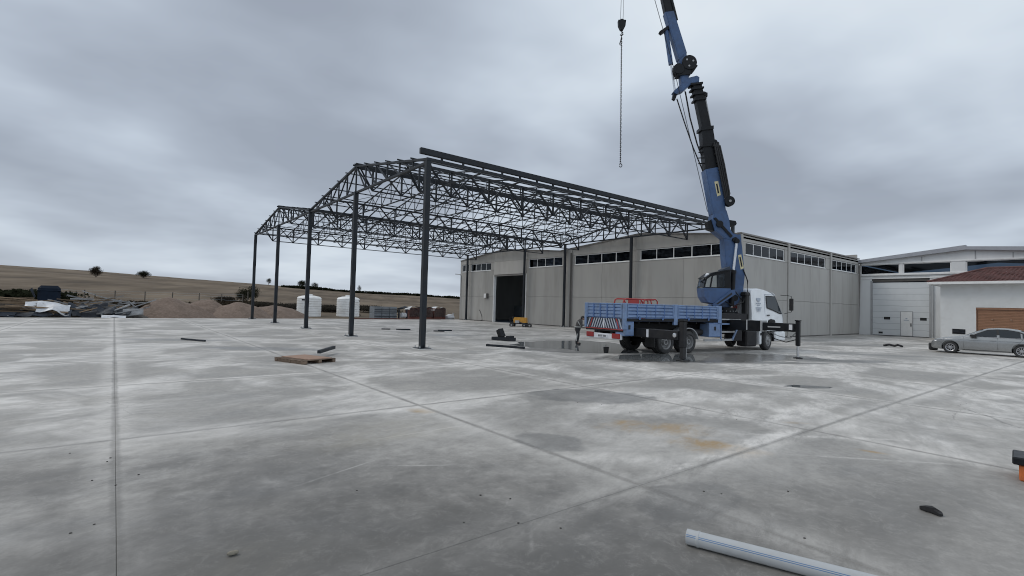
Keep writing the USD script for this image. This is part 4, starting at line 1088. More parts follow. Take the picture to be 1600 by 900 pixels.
L('leg_ram', box(rx_ - .085, -2.505, .08, rx_ + .085, -2.335, .53, .01), 'rubber_black', lg)
L('leg_edge', box(rx_ + .088, -2.52, .1, rx_ + .112, -2.46, .53, .008), 'soft_grey', lg)
L('foot_plate', box(rx_ - .2, -2.62, .002, rx_ + .2, -2.22, .06, .02), 'rubber_black', lg)
lg = leg(rx_, WD + .1, 1.6, .6, .23, .4)
for xx in (ox,):
    lg = leg(xx, WD + .1, 1.6, .5, .23, .4)
    L('leg_ram', cyl((xx, WD + .1, .05), (xx, WD + .1, .56), .065, 12), 'ram_chrome', lg)
    L('foot_plate', lathe((xx, WD + .1, 0.002), (0, 0, 1), [(0, 0), (.24, 0), (.24, .03), (.12, .07), (0, .08)], 16), 'chassis_black', lg)

# cab
CB0, CB1 = .08, WD - .08
prof = [(6.32, 1.02), (6.30, 3.1), (6.4, 3.2), (7.1, 3.26), (7.75, 3.2), (8.15, 3.08), (8.42, 2.93), (9.02, 1.95), (9.14, 1.75), (9.18, 1.0)]
win = [(7.66, 2.25), (7.62, 2.84), (8.40, 2.84), (8.92, 1.95), (8.7, 1.97), (8.2, 2.12)]


def inset(poly, y, d):
    """cab skin: the side leans in a little above the belt"""
    return [(x, z) for x, z in poly]


cabp = Polygon(prof).buffer(-.03).buffer(.03)


def cab_y(z, side):
    lean = max(0.0, z - 1.95) * .07
    return CB0 + lean if side < 0 else CB1 - lean


# shell: lofted across the width with rounded shoulders
ws = np.linspace(0, 1, 13)
ring = np.array(cabp.exterior.coords)[:-1]
ring = np.array([[p.x, p.y] for p in [cabp.exterior.interpolate(t, normalized=True) for t in np.linspace(0, 1, 72, endpoint=False)]])
cen = np.array([7.6, 1.9])
rows = []
for w_ in ws:
    y = CB0 + (CB1 - CB0) * w_
    e = min(w_, 1 - w_) * (CB1 - CB0)
    k = 1 - .055 * max(0, 1 - e / .18) ** 2
    pts = []
    for x, z in ring:
        xx = cen[0] + (x - cen[0]) * (k if x > 7.6 else 1 - (1 - k) * .3)
        zz = cen[1] + (z - cen[1]) * (k if z > 1.9 else 1)
        lean = max(0, z - 1.95) * .07
        yy = y + (lean if w_ < .5 else -lean) * (1 - min(1, e / .6))
        pts.append((xx, yy, zz))
    rows.append(pts)
rows = np.array(rows)
nr, nc = rows.shape[:2]
vv = rows.reshape(-1, 3)
ff = []
for i_ in range(nr - 1):
    for j_ in range(nc):
        k_ = (j_ + 1) % nc
        ff += [[i_ * nc + j_, (i_ + 1) * nc + j_, (i_ + 1) * nc + k_], [i_ * nc + j_, (i_ + 1) * nc + k_, i_ * nc + k_]]
cap = trimesh.creation.triangulate_polygon(Polygon(ring), engine='earcut')
capf = np.asarray(cap[1])
# ring order is the exterior order, so the caps can reuse the ring vertices
idx = [int(np.argmin(((ring - q) ** 2).sum(1))) for q in np.asarray(cap[0])]
capf = np.array([[idx[q] for q in t] for t in capf])
ff = np.vstack([np.array(ff), capf, (capf + (nr - 1) * nc)[:, ::-1]])
cab = L('cab', (vv, ff), 'cab_white', smooth=40)


def cab_side(name, poly, m, side, proud, th=.012, parent=cab):
    pg = poly if hasattr(poly, 'exterior') else Polygon(poly)
    s = 1 if side < 0 else -1
    return L(name, prism(pg, lambda u, v, d: (u, cab_y(v, side) - s * (proud - d), v), 0, th), m, parent)


for side in (-1, 1):
    wp = Polygon(win)
    cab_side('side_window', wp.buffer(.035), 'rubber_black', side, .014)
    cab_side('window_pane', wp.buffer(-.01), 'rubber_black' if side > 0 else 'lamp_dark', side, .02, .008) if 'lamp_dark' in M else None
    cab_side('door_seam', Polygon([(7.5, 1.2), (7.5, 2.95), (8.36, 2.95), (9.0, 1.93), (9.0, 1.2)]).exterior.buffer(.009), 'mark_grey', side, .006, .01)
    cab_side('door_handle', box and Polygon([(7.62, 1.82), (7.85, 1.82), (7.85, 1.87), (7.62, 1.87)]), 'chassis_black', side, .03, .03)
# crest and faded lettering on the sleeper side
cm = cab_side('side_emblem', Polygon([(6.78, 2.74), (7.14, 2.74), (7.12, 2.62), (6.96, 2.52), (6.8, 2.62)]).buffer(0), 'mark_grey', -1, .008, .008)
for x0, x1, z in ((6.74, 7.18, 2.43), (6.84, 7.1, 2.33), (6.72, 7.2, 2.2), (6.76, 7.16, 2.12), (6.8, 7.12, 2.04)):
    nb_ = int((x1 - x0) / .06)
    for q in range(nb_):
        cab_side('faded_lettering', Polygon([(x0 + q * .06, z), (x0 + q * .06 + .042, z), (x0 + q * .06 + .042, z + .055), (x0 + q * .06, z + .055)]), 'mark_grey', -1, .008, .008, cm)
# windscreen, grille side, bumper, steps
L('windscreen', hull([(8.47, .3, 2.86), (8.47, WD - .3, 2.86), (8.99, .24, 2.05), (8.99, WD - .24, 2.05), (8.5, .3, 2.86), (8.5, WD - .3, 2.86), (9.03, .24, 2.05), (9.03, WD - .24, 2.05)]), 'lamp_dark', cab)
L('sun_visor', hull([(8.3, .2, 3.08), (8.3, WD - .2, 3.08), (8.62, .25, 2.95), (8.62, WD - .25, 2.95), (8.62, .25, 2.92), (8.62, WD - .25, 2.92)]), 'cab_white', cab)
L('grille', box(9.12, .5, 1.1, 9.2, WD - .5, 1.7, .02), 'chassis_black', cab)
L('front_bumper', box(8.35, .06, .48, 9.3, WD - .06, .98, .06), 'cab_white', cab)
L('head_lamp', box(9.26, .2, .66, 9.33, .62, .88, .03), 'lamp_clear', cab)
L('head_lamp', box(9.26, WD - .62, .66, 9.33, WD - .2, .88, .03), 'lamp_clear', cab)
L('step_panel', box(6.98, .06, .3, 7.18, .5, 1.06, .04), 'cab_white', cab)
L('step_slot', box(7.02, .04, .78, 7.12, .062, .92, .01), 'rubber_black', cab)
L('wheel_arch', prism([(7.72 + .62 * math.cos(a), .5 + .62 * math.sin(a)) for a in np.radians(np.linspace(-5, 185, 20))] + [(7.72 + .56 * math.cos(a), .5 + .56 * math.sin(a)) for a in np.radians(np.linspace(185, -5, 20))], lambda u, v, d: (u, .1 + d, v), 0, .5), 'chassis_black', cab)
mr = L('mirror_arm', cat(tube([(8.8, .05, 2.95), (9.2, -.14, 2.93), (9.34, -.22, 2.9), (9.36, -.22, 2.05), (9.0, -.06, 1.95)], .018, 6)), 'chassis_black', cab)
L('mirror', box(9.28, -.34, 2.12, 9.38, -.12, 2.78, .03), 'rubber_black', mr)
mr = L('mirror_arm', cat(tube([(8.8, WD - .05, 2.95), (9.34, WD + .2, 2.9), (9.36, WD + .2, 2.05), (9.0, WD + .03, 1.95)], .018, 6)), 'chassis_black', cab)
L('mirror', box(9.28, WD + .1, 2.12, 9.38, WD + .32, 2.78, .03), 'rubber_black', mr)
ex = L('air_intake', box(5.92, .12, 1.5, 6.2, .42, 2.92, .05), 'rubber_black')
L('intake_hood', box(5.86, .08, 2.8, 6.22, .46, 3.02, .06), 'rubber_black', ex)
L('cab_grab_rail', tube([(6.26, .25, 1.9), (6.24, .2, 2.9)], .02, 6), 'chassis_black', cab)
L('beacon_base', box(6.1, 1.2, 3.2, 6.34, 1.8, 3.26), 'soft_grey', cab)
L('rear_marker', box(6.24, .9, 2.15, 6.29, 1.15, 2.5, .01), 'red_paint', cab)
# red frame standing in the bed: a thing of its own
rf = T('red_tube_frame', 'red welded tube frame standing inside the blue lorry bed', 'frame', TP + np.array([-1.2, 1.2, 1.55]), TA)


def bedpt(s, u, z):
    c, sn = math.cos(TA), math.sin(TA)
    return (TP[0] + s * c - u * sn, TP[1] + s * sn + u * c, z)


for u in (.9, 1.5):
    P('side_frame', tube([bedpt(-2.0, u, 1.56), bedpt(-1.75, u, 2.4), bedpt(-1.6, u, 2.45), bedpt(-.75, u, 2.44), bedpt(-.6, u, 2.3), bedpt(-.62, u, 1.56)], .035, 8), 'red_paint', rf)
    P('side_frame', tube([bedpt(-.5, u, 1.56), bedpt(-.52, u, 2.4), bedpt(-.42, u, 2.45), bedpt(.22, u, 2.46), bedpt(.34, u, 2.36), bedpt(.34, u, 1.56)], .03, 8), 'red_paint', rf)
P('panel', cat(bar(bedpt(-1.5, .9, 2.3), bedpt(-.85, .9, 2.3), .03, .22)), 'red_paint', rf)
for s_b in (-1.7, -.8, .1):
    P('cross_bar', bar(bedpt(s_b, .9, 2.43), bedpt(s_b, 1.5, 2.43), .05, .05), 'red_paint', rf)
P('brace', cat(bar(bedpt(-1.72, .9, 2.35), bedpt(-1.45, .9, 1.7), .04, .04)), 'red_paint', rf)
P('brace', cat(bar(bedpt(-.7, .9, 2.35), bedpt(-.95, .9, 1.7), .04, .04)), 'red_paint', rf)
P('brace', bar(bedpt(-.1, .9, 2.43), bedpt(.15, .9, 1.7), .04, .04), 'red_paint', rf)

# ---- crane: built in the vertical plane through its base that faces the camera
CO = np.array([25.208, 13.828, 0.0])
CA = np.array([0.783, -0.622, 0.0]); CA /= np.linalg.norm(CA)
CBk = np.array([-CA[1], CA[0], 0.0])


def cp(x, z, d=0.0):
    return CO + CA * x + CBk * d + np.array([0, 0, z])


def plate(name, poly, d0, d1, m, parent=None, bev=0.0):
    return P(name, prism(poly, lambda u, v, d: cp(u, v, d), d0, d1), m, parent or tk)


def boxbeam(name, poly, half, m, parent=None):
    """A box section boom from a side outline, its two flanks set in to give the edges a lip."""
    pg = Polygon(poly)
    return P(name, cat(prism(pg, lambda u, v, d: cp(u, v, d), -half, half), prism(pg.buffer(-.05) if pg.buffer(-.05).area > 0 else pg, lambda u, v, d: cp(u, v, d), -half - .012, half + .012)), m, parent or tk)


tb = P('crane_turntable', lathe(cp(.1, 1.85), (0, 0, 1), [(0, 0), (.62, 0), (.62, .14), (.55, .16), (.55, .34), (.4, .36), (0, .36)], 28), 'crane_black', tk)
P('turntable_bolts', cat(*[lathe(cp(.1, 1.98) + np.array([.58 * math.cos(a), .58 * math.sin(a), 0]), (0, 0, 1), [(.025, 0), (.025, .05), (0, .05)], 6) for a in np.arange(20) * math.pi / 10]), 'galvanised', tb, kind='stuff')
ms = boxbeam('crane_mast', [(-.1, 5.84), (.75, 6.06), (.84, 5.38), (1.0, 3.93), (.92, 3.08), (.66, 2.43), (.2, 2.18), (-.2, 2.2), (-.1, 3.0), (.1, 3.56), (-.06, 4.92)], .3, 'crane_blue')
P('pivot_pin', lathe(cp(.42, 5.75, -.45), CBk, [(0, 0), (.13, 0), (.13, .9), (0, .9)], 16), 'crane_black', ms)
P('pivot_pin', lathe(cp(.45, 2.7, -.42), CBk, [(0, 0), (.16, 0), (.16, .84), (0, .84)], 16), 'crane_black', ms)
lb = plate('warning_label', [(.62, 4.95), (.79, 4.99), (.94, 4.27), (.77, 4.2)], -.318, -.313, 'label_yellow', ms)
plate('label_mark', [(.69, 4.84), (.76, 4.86), (.87, 4.36), (.80, 4.34)], -.323, -.319, 'chassis_black', lb)
lr = P('lift_ram', cyl(cp(.26, 2.3, -.42), cp(.34, 4.1, -.42), .125, 18), 'crane_black', tk)
P('ram_rod', cyl(cp(.34, 4.08, -.42), cp(.5, 5.66, -.42), .07, 16), 'ram_chrome', lr)
P('ram_head', lathe(cp(.5, 5.66, -.52), CBk, [(0, 0), (.12, 0), (.12, .2), (0, .2)], 14), 'crane_black', lr)
P('ram_collar', cyl(cp(.335, 3.98, -.42), cp(.345, 4.14, -.42), .15, 18), 'crane_black', lr)
P('foot_web', prism([(-.75, 2.22), (-.1, 3.05), (.25, 3.0), (.25, 2.2)], lambda u, v, d: cp(u, v, d), -.28, .28), 'crane_blue', tk)
kn = boxbeam('knuckle', [(-.66, 7.22), (-.01, 7.3), (.14, 6.8), (.2, 6.3), (.34, 6.09), (.7, 6.0), (.72, 5.8), (.3, 5.72), (-.1, 5.83), (-.58, 6.2), (-.74, 6.75)], .33, 'crane_blue')
P('knuckle_pin', lathe(cp(-.4, 6.55, -.48), CBk, [(0, 0), (.17, 0), (.17, .96), (0, .96)], 16), 'crane_black', kn)
P('knuckle_link', prism([(-.7, 6.85), (-.6, 6.9), (.3, 5.95), (.2, 5.85)], lambda u, v, d: cp(u, v, d), -.40, -.35), 'crane_black', kn)
P('link_end', prism([(.02, 6.82), (.5, 6.76), (.56, 6.62), (.5, 6.52), (.05, 6.5)], lambda u, v, d: cp(u, v, d), -.28, .28), 'crane_black', kn)
P('valve_block', hull([cp(-.95, 6.7, -.2), cp(-.6, 6.9, -.2), cp(-.6, 6.2, -.2), cp(-.9, 6.3, -.2), cp(-.95, 6.7, .2), cp(-.6, 6.9, .2), cp(-.6, 6.2, .2), cp(-.9, 6.3, .2)]), 'crane_black', kn)
b1 = boxbeam('outer_boom', [(-1.14, 9.44), (-.42, 9.6), (.0, 7.15), (-.7, 7.1)], .3, 'crane_blue')
lb = plate('warning_label', [(-.66, 8.8), (-.47, 8.84), (-.31, 8.1), (-.5, 8.02)], -.318, -.313, 'label_yellow', b1)
plate('label_mark', [(-.58, 8.68), (-.50, 8.70), (-.40, 8.2), (-.48, 8.18)], -.323, -.319, 'chassis_black', lb)
P('hose_bundle', cat(*[tube([cp(-.72 + .1 * k, 10.87 - .05 * k, -.36), cp(-.5 + .1 * k, 9.7, -.42), cp(-.2 + .09 * k, 8.3, -.42), cp(-.05 + .05 * k, 7.6, -.4)], .045, 7) for k in range(4)]), 'rubber_black', tk)
hd = P('extension_ram', cyl(cp(-.56, 10.9, -.2), cp(.02, 8.0, -.2), .16, 16), 'crane_black', tk)
for k in range(7):
    P('hose_clamp', hull([cp(-.75 + .1 * k - .02 + sx * .17, 10.7 - .42 * k + sz * .05, sd2) for sx in (0, 1.9) for sz in (-1, 1) for sd2 in (-.4, -.02)]), 'rubber_black', hd)
dr_ = P('hose_reel', lathe(cp(.1, 7.76, -.5), CBk, [(0, 0), (.26, 0), (.27, .05), (.2, .06), (.2, .2), (.27, .21), (.27, .26), (0, .26)], 24), 'crane_black', tk)
P('reel_hub', lathe(cp(.1, 7.76, -.53), CBk, [(0, 0), (.07, 0), (.07, .03), (0, .03)], 12), 'hub_grey', dr_)
tl = P('telescope_stage', cat(prism([(-1.34, 11.6), (-.75, 11.75), (-.4, 9.58), (-1.1, 9.43)], lambda u, v, d: cp(u, v, d), -.25, .25)), 'crane_black', tk)
t2 = P('telescope_stage', cat(prism([(-1.8, 14.0), (-1.36, 14.08), (-.8, 11.7), (-1.28, 11.6)], lambda u, v, d: cp(u, v, d), -.19, .19)), 'crane_black', tk)
for zc in (14.02, 13.78, 13.5, 13.2):
    P('stage_collar', hull([cp(-1.9 + (14 - zc) * .24 + sx, zc + sz + sx * .14, sd2) for sx in (-.03, .6) for sz in (-.05, .05) for sd2 in (-.26, .26)]), 'crane_black', t2)
P('stage_collar', hull([cp(-1.38 + sx, 11.62 + sz + sx * .14, sd2) for sx in (-.04, .66) for sz in (-.09, .09) for sd2 in (-.3, .3)]), 'crane_black', tl)
P('stage_collar', hull([cp(-1.2 + sx, 10.72 + sz + sx * .14, sd2) for sx in (-.1, .62) for sz in (-.06, .06) for sd2 in (-.3, .3)]), 'crane_black', tl)
P('guide_ring', cat(*[tube([cp(-1.28 - .16, 10.7 - .3 * k, -.1), cp(-1.1 + .07 * k, 10.72 - .3 * k, -.1)], .03, 6) for k in range(4)]), 'crane_black', tl, kind='stuff')
r2 = P('side_ram', cyl(cp(-1.12, 13.57), cp(-.55, 10.75), .05, 10), 'soft_grey', tk)
P('ram_head', hull([cp(-1.3 + sx, 13.62 + sz - sx * .3, sd2) for sx in (0, .3) for sz in (-.1, .1) for sd2 in (-.12, .12)]), 'crane_black', r2)
P('ram_head', lathe(cp(-.6, 10.95, -.15), CBk, [(0, 0), (.16, 0), (.16, .3), (0, .3)], 14), 'crane_black', r2)
ja = boxbeam('jib_arm', [(-2.85, 13.62), (-2.7, 13.5), (-2.3, 13.68), (-1.95, 14.02), (-1.5, 14.14), (-1.48, 14.42), (-1.62, 14.5), (-2.05, 14.38), (-2.46, 14.0)], .2, 'crane_blue')
P('arm_lug', hull([cp(-2.8 + sx, 13.62 + sz, sd2) for sx, sz in ((0, 0), (.2, -.05), (.08, -.42), (-.06, -.34)) for sd2 in (-.1, .1)]), 'crane_black', ja)
nk = boxbeam('jib_neck', [(-2.58, 15.4), (-2.18, 15.76), (-2.02, 14.3), (-2.42, 13.95)], .17, 'crane_blue')
w1 = P('winch_drum', lathe(cp(-2.04, 15.18, -.3), CBk, [(0, 0), (.38, 0), (.40, .04), (.34, .06), (.34, .3), (.40, .32), (.40, .36), (.0, .38)], 28), 'crane_black', tk)
for a in (0.4, 2.4, 4.6):
    P('drum_hole', lathe(cp(-2.04 + .2 * math.cos(a), 15.18 + .2 * math.sin(a), -.306), CBk, [(0, 0), (.05, 0), (.05, .02), (0, .02)], 10), 'soft_grey', w1)
w2 = P('winch_gearbox', lathe(cp(-2.6, 14.82, -.3), CBk, [(0, 0), (.28, 0), (.3, .1), (.28, .5), (0, .5)], 20), 'crane_black', tk)
P('gearbox_cover', hull([cp(-2.7 + sx, 14.45 + sz, sd2) for sx, sz in ((0, 0), (.75, .1), (.7, .5), (.1, .62)) for sd2 in (-.26, .2)]), 'crane_black', w2)
P('drum_bracket', hull([cp(-1.95 + sx, 14.75 + sz, sd2) for sx, sz in ((0, 0), (.2, .02), (.38, .3), (.3, .34)) for sd2 in (-.2, .2)]), 'crane_black', w1)
jb = boxbeam('jib_outer', [(-3.37, 17.92), (-2.9, 18.0), (-2.16, 15.72), (-2.6, 15.36)], .19, 'crane_blue')
P('jib_lug', hull([cp(-3.62 + sx, 16.9 + sz, sd2) for sx, sz in ((0, 0), (.12, -.1), (.55, .2), (.5, .36)) for sd2 in (-.14, .14)]), 'crane_black', jb)
tipx, tipz = -5.62, 28.5
js = boxbeam('jib_stage', [(-3.34, 17.92), (-2.93, 17.98), (-3.95, 21.9), (-4.25, 21.85)], .15, 'crane_black')
boxbeam('jib_stage', [(-4.22, 21.85), (-3.98, 21.9), (-4.75, 25.4), (-4.95, 25.36)], .12, 'crane_black')
boxbeam('jib_stage', [(-4.92, 25.36), (-4.77, 25.4), (-5.42, 28.5), (-5.56, 28.46)], .09, 'crane_black')
P('tip_sheave', lathe(cp(-5.52, 28.4, -.08), CBk, [(0, 0), (.13, 0), (.1, .04), (.1, .12), (.13, .16), (0, .16)], 16), 'crane_black', tk)
jr = P('jib_ram', cyl(cp(-3.24, 17.0), cp(-2.95, 15.15), .12, 14), 'crane_blue', tk)
P('ram_rod', cyl(cp(-2.95, 15.2), cp(-2.72, 13.75), .055, 12), 'ram_chrome', jr)
rr_ = P('jib_side_ram', cyl(cp(-3.2, 19.5), cp(-2.7, 17.6), .1, 12), 'crane_black', tk)
P('hoist_hose', tube([cp(-2.6, 13.3), cp(-2.2, 12.1), cp(-1.7, 10.7), cp(-1.16, 9.44)], .035, 6), 'rubber_black', tk)
P('hoist_hose', tube([cp(-2.18, 13.75), cp(-1.9, 12.3), cp(-1.5, 10.9), cp(-1.26, 10.3)], .028, 6), 'rubber_black', tk)
P('hoist_hose', tube([cp(-2.1, 13.75, .1), cp(-1.82, 12.3, .1), cp(-1.42, 10.9, .1), cp(-1.2, 10.3, .1)], .022, 6), 'rubber_black', tk)
P('tag_cable', tube([cp(-4.4, 20.0, -.3), cp(-4.01, 18.68, -.3), cp(-2.89, 14.84, -.3), cp(-1.86, 10.7, -.3), cp(-1.0, 7.2, -.3)], .016, 5), 'crane_black', tk)
P('winch_rope', tube([cp(-2.2, 15.5, .05), cp(-2.78, 18.1, .2), cp(-4.2, 23, .14), cp(-5.45, 28.5, .02)], .012, 5), 'crane_black', tk)
P('cab_hose', tube([cp(.3, 3.3, -.36), cp(.75, 2.6, -.5), cp(1.05, 2.95, -.5), cp(1.1, 3.6, -.4), cp(.9, 4.2, -.34)], .03, 7), 'rubber_black', tk)
P('cab_hose', tube([cp(-.2, 2.6, -.36), cp(.3, 2.25, -.6), cp(.8, 2.5, -.6), cp(1.0, 3.0, -.4)], .03, 7), 'rubber_black', tk)
# operator's cabin on the column's left
cabo = [(-1.46, 3.29), (-1.34, 3.64), (-1.02, 3.88), (-.4, 4.02), (-.12, 4.06), (-.08, 3.05), (-.26, 2.56), (-.73, 2.34), (-1.22, 2.42), (-1.4, 2.71)]
low = [(-1.46, 3.16), (-.08, 3.16), (-.1, 3.0), (-.26, 2.56), (-.73, 2.34), (-1.22, 2.42), (-1.4, 2.71)]
oc = P('operator_cabin', prism(Polygon(low).buffer(-.05).buffer(.05), lambda u, v, d: cp(u, v, d), -1.15, -.15), 'crane_blue', tk)
for dd in (-1.15, -.2):
    P('cabin_frame', prism(Polygon([(-1.46, 3.16), (-1.34, 3.64), (-1.02, 3.88), (-.4, 4.02), (-.12, 4.06), (-.08, 3.16)]).difference(shapely.union_all([Polygon([(-1.4, 3.2), (-1.3, 3.6), (-1.06, 3.78), (-1.16, 3.2)]), Polygon([(-1.09, 3.2), (-1.0, 3.76), (-.42, 3.92), (-.40, 3.2)])])), lambda u, v, d: cp(u, v, d), dd, dd + .05), 'crane_black', oc)
P('cabin_pane', prism([(-1.4, 3.2), (-1.3, 3.6), (-1.06, 3.78), (-1.16, 3.2)], lambda u, v, d: cp(u, v, d), -1.135, -1.128), 'cabin_glass', oc)
P('cabin_pane', prism([(-1.09, 3.2), (-1.0, 3.76), (-.42, 3.92), (-.40, 3.2)], lambda u, v, d: cp(u, v, d), -1.135, -1.128), 'cabin_glass', oc)
P('cabin_roof', prism([(-1.36, 3.64), (-1.03, 3.885), (-.4, 4.025), (-.1, 4.065), (-.1, 4.11), (-.42, 4.075), (-1.06, 3.93), (-1.40, 3.67)], lambda u, v, d: cp(u, v, d), -1.18, -.12), 'crane_black', oc)
P('cabin_nose', hull([cp(-1.465, 3.2, -1.1), cp(-1.465, 3.2, -.2), cp(-1.35, 3.62, -1.1), cp(-1.35, 3.62, -.2), cp(-1.45, 3.2, -1.1), cp(-1.45, 3.2, -.2), cp(-1.33, 3.62, -1.1), cp(-1.33, 3.62, -.2)]), 'cabin_glass', oc)
P('cabin_lamp', hull([cp(-1.32, 3.72, -1.0), cp(-1.32, 3.72, -.7), cp(-1.1, 3.88, -1.0), cp(-1.1, 3.88, -.7), cp(-1.36, 3.8, -1.0), cp(-1.15, 3.95, -.7)]), 'stripe_white', oc)
P('seat', cat(hull([cp(-.9, 3.1, -.85), cp(-.5, 3.1, -.85), cp(-.9, 3.1, -.45), cp(-.5, 3.1, -.45), cp(-.9, 3.22, -.85), cp(-.5, 3.22, -.45)]), hull([cp(-.5, 3.1, -.85), cp(-.42, 3.1, -.85), cp(-.5, 3.1, -.45), cp(-.42, 3.75, -.45), cp(-.34, 3.75, -.85), cp(-.34, 3.1, -.45)])), 'rubber_black', oc)
P('cabin_back', prism([(-.36, 3.1), (-.36, 4.15), (-.06, 4.3), (.02, 4.15), (.0, 3.1)], lambda u, v, d: cp(u, v, d), -.9, -.2), 'sealed_blue', oc)
P('cabin_support', prism([(-1.05, 2.3), (-.9, 2.16), (.1, 2.86), (.1, 3.1), (-.1, 3.08)], lambda u, v, d: cp(u, v, d), -1.24, -1.16), 'crane_blue', tk)
P('cabin_slot', prism([(-.86, 2.36), (-.78, 2.34), (-.06, 2.86), (-.09, 2.95)], lambda u, v, d: cp(u, v, d), -1.248, -1.242), 'rubber_black', tk)
P('cabin_step', bar(cp(-.9, 2.2, -.5), cp(-.9, 1.9, -.5), .06, .3), 'crane_blue', tk)

# ---- hook block and chain (hang free)
hkx, hd_ = -5.63, 0.0
hk = T('crane_hook_block', 'black crane hook block hanging high on two thin ropes', 'hook block', cp(hkx, 17.2))
P('block', prism(Polygon([(-.19 + hkx, 17.47), (.19 + hkx, 17.47), (.17 + hkx, 17.2), (.06 + hkx, 16.98), (-.06 + hkx, 16.98), (-.17 + hkx, 17.2)]).buffer(.02), lambda u, v, d: cp(u, v, d), -.1, .1), 'crane_black', hk)
P('sheave', lathe(cp(hkx, 17.4, -.06), CBk, [(0, 0), (.17, 0), (.13, .04), (.13, .08), (.17, .12), (0, .12)], 16), 'chassis_black', hk)
P('hook', tube([cp(hkx, 16.98), cp(hkx, 16.88), cp(hkx + .07, 16.82), cp(hkx + .08, 16.74), cp(hkx, 16.68), cp(hkx - .08, 16.72)], .032, 8), 'chassis_black', hk)
for s in (-.05, .05):
    P('rope', tube([cp(hkx + s * 1.3, 17.42), cp(hkx + .06 + s, 28.4)], .011, 5), 'crane_black', hk)
ch = T('lifting_chain', 'long thin chain sling hanging straight down from the hook block', 'chain', cp(hkx, 13))
links = []
zc, kk = 16.72, 0
while zc > 9.72:
    w_ = .03
    a = 0 if kk % 2 == 0 else 1
    ang = np.linspace(0, 2 * math.pi, 9)
    o = np.array([cp(hkx + .012 * (16.7 - zc) * .8 + (w_ * math.cos(t) if a == 0 else 0), zc + .085 * math.sin(t), 0 if a == 0 else w_ * math.cos(t)) for t in ang])
    links.append(tube(o, .015, 4, False))
    zc -= .105; kk += 1
P('chain_links', cat(links), 'chassis_black', ch, kind='stuff')
P('end_ring', tube([cp(hkx + .085 + .07 * math.cos(t), 9.62 + .09 * math.sin(t)) for t in np.linspace(0, 2 * math.pi, 13)], .022, 6, False), 'chassis_black', ch)
P('grab_hook', tube([cp(hkx - .02, 16.5, -.05), cp(hkx - .05, 16.35, -.05), cp(hkx - .1, 16.2, -.05), cp(hkx - .06, 16.12, -.05)], .03, 6), 'chassis_black', ch)

# ================================================================= SILVER CAR (front to the left)
cr_ = T('silver_saloon_car', 'silver four-door saloon car parked in front of the tiled house', 'car', (36.74, 6.76, 0), math.radians(93.3))
# local: x forward, y to the car's left (towards the camera); front wheel contact at x=0, y=0; car centre line at y=-0.80
CW, FX = -.80, .86          # centre line, front bumper position


def cz_top(x):
    return float(np.interp(x, [0, .05, .15, .5, 1.0, 1.4, 1.62, 2.0, 2.3, 2.75, 3.2, 3.6, 4.0, 4.25, 4.7, 4.84, 4.86], [.5, .62, .72, .83, .93, .985, 1.08, 1.29, 1.41, 1.465, 1.45, 1.385, 1.21, 1.085, 1.045, .95, .8]))


def cz_low(x):
    return float(np.interp(x, [0, .1, .5, 1, 4, 4.6, 4.86], [.3, .24, .2, .19, .19, .26, .4]))


def c_w0(x):
    return float(np.interp(x, [0, .06, .2, .5, 1.0, 1.6, 3.6, 4.3, 4.7, 4.86], [.52, .66, .78, .865, .895, .905, .905, .87, .78, .64]))


def c_half(x, z):
    w = c_w0(x)
    zl = cz_low(x)
    if z < .42:
        w -= .05 * ((.42 - z) / .25) ** 2
    if z > .72:
        w -= .045 * min((z - .72) / .2, 1) ** 1.5
    if z > .94:
        w -= (z - .94) * .46
    return w


def car_ring(x, n=15):
    zl, zt = cz_low(x), cz_top(x)
    pts = []
    for k in range(n):
        z = zl + (zt - zl) * (k / (n - 1)) ** .9
        h = c_half(x, z)
        e = (zt - z) / .10
        if e < 1:
            h -= .10 * (1 - math.sqrt(max(0, 1 - (1 - e) ** 2)))
        pts.append((h, z))
    ring = [(h, z) for h, z in pts] + [(pts[-1][0] * f, zt + .022 * (1 - f * f)) for f in (.66, .33, 0, -.33, -.66)] + [(-h, z) for h, z in pts[::-1]]
    return ring


xs_ = np.unique(np.concatenate([[0, .02, .05, .1, .16, .25], np.linspace(.35, 4.6, 52), [4.68, 4.75, 4.8, 4.84, 4.86]]))
rings = np.array([[(FX - x, CW + h, z) for h, z in car_ring(x)] for x in xs_])
nr, nc = rings.shape[:2]
vv = rings.reshape(-1, 3)
ff = []
for i_ in range(nr - 1):
    for j_ in range(nc):
        k_ = (j_ + 1) % nc
        ff += [[i_ * nc + j_, i_ * nc + k_, (i_ + 1) * nc + k_], [i_ * nc + j_, (i_ + 1) * nc + k_, (i_ + 1) * nc + j_]]
vv = np.vstack([vv, rings[0].mean(0)[None], rings[-1].mean(0)[None]])
for j_ in range(nc):
    k_ = (j_ + 1) % nc
    ff += [[len(vv) - 2, k_, j_], [len(vv) - 1, (nr - 1) * nc + j_, (nr - 1) * nc + k_]]
bm = trimesh.Trimesh(vv, np.array(ff), process=True)
if bm.volume < 0:
    bm.invert()
WBASE = 2.81
try:
    body = manifold3d.Manifold(manifold3d.Mesh(np.asarray(bm.vertices, np.float32), np.asarray(bm.faces, np.uint32)))
    for wx in (0.0, -WBASE):
        c_ = manifold3d.Manifold.cylinder(2.4, .375, .375, 40).rotate([90, 0, 0]).translate([wx, 1.2 + CW, .345])
        core = manifold3d.Manifold.cylinder(1.0, .5, .5, 24).rotate([90, 0, 0]).translate([wx, .5 + CW, .345])
        body = body - (c_ - core)
    mm = body.to_mesh()
    bmesh = (np.array(mm.vert_properties[:, :3], float), np.array(mm.tri_verts))
    assert len(bmesh[1]) > 500
except Exception as e_:
    bmesh = (np.array(bm.vertices), np.array(bm.faces))


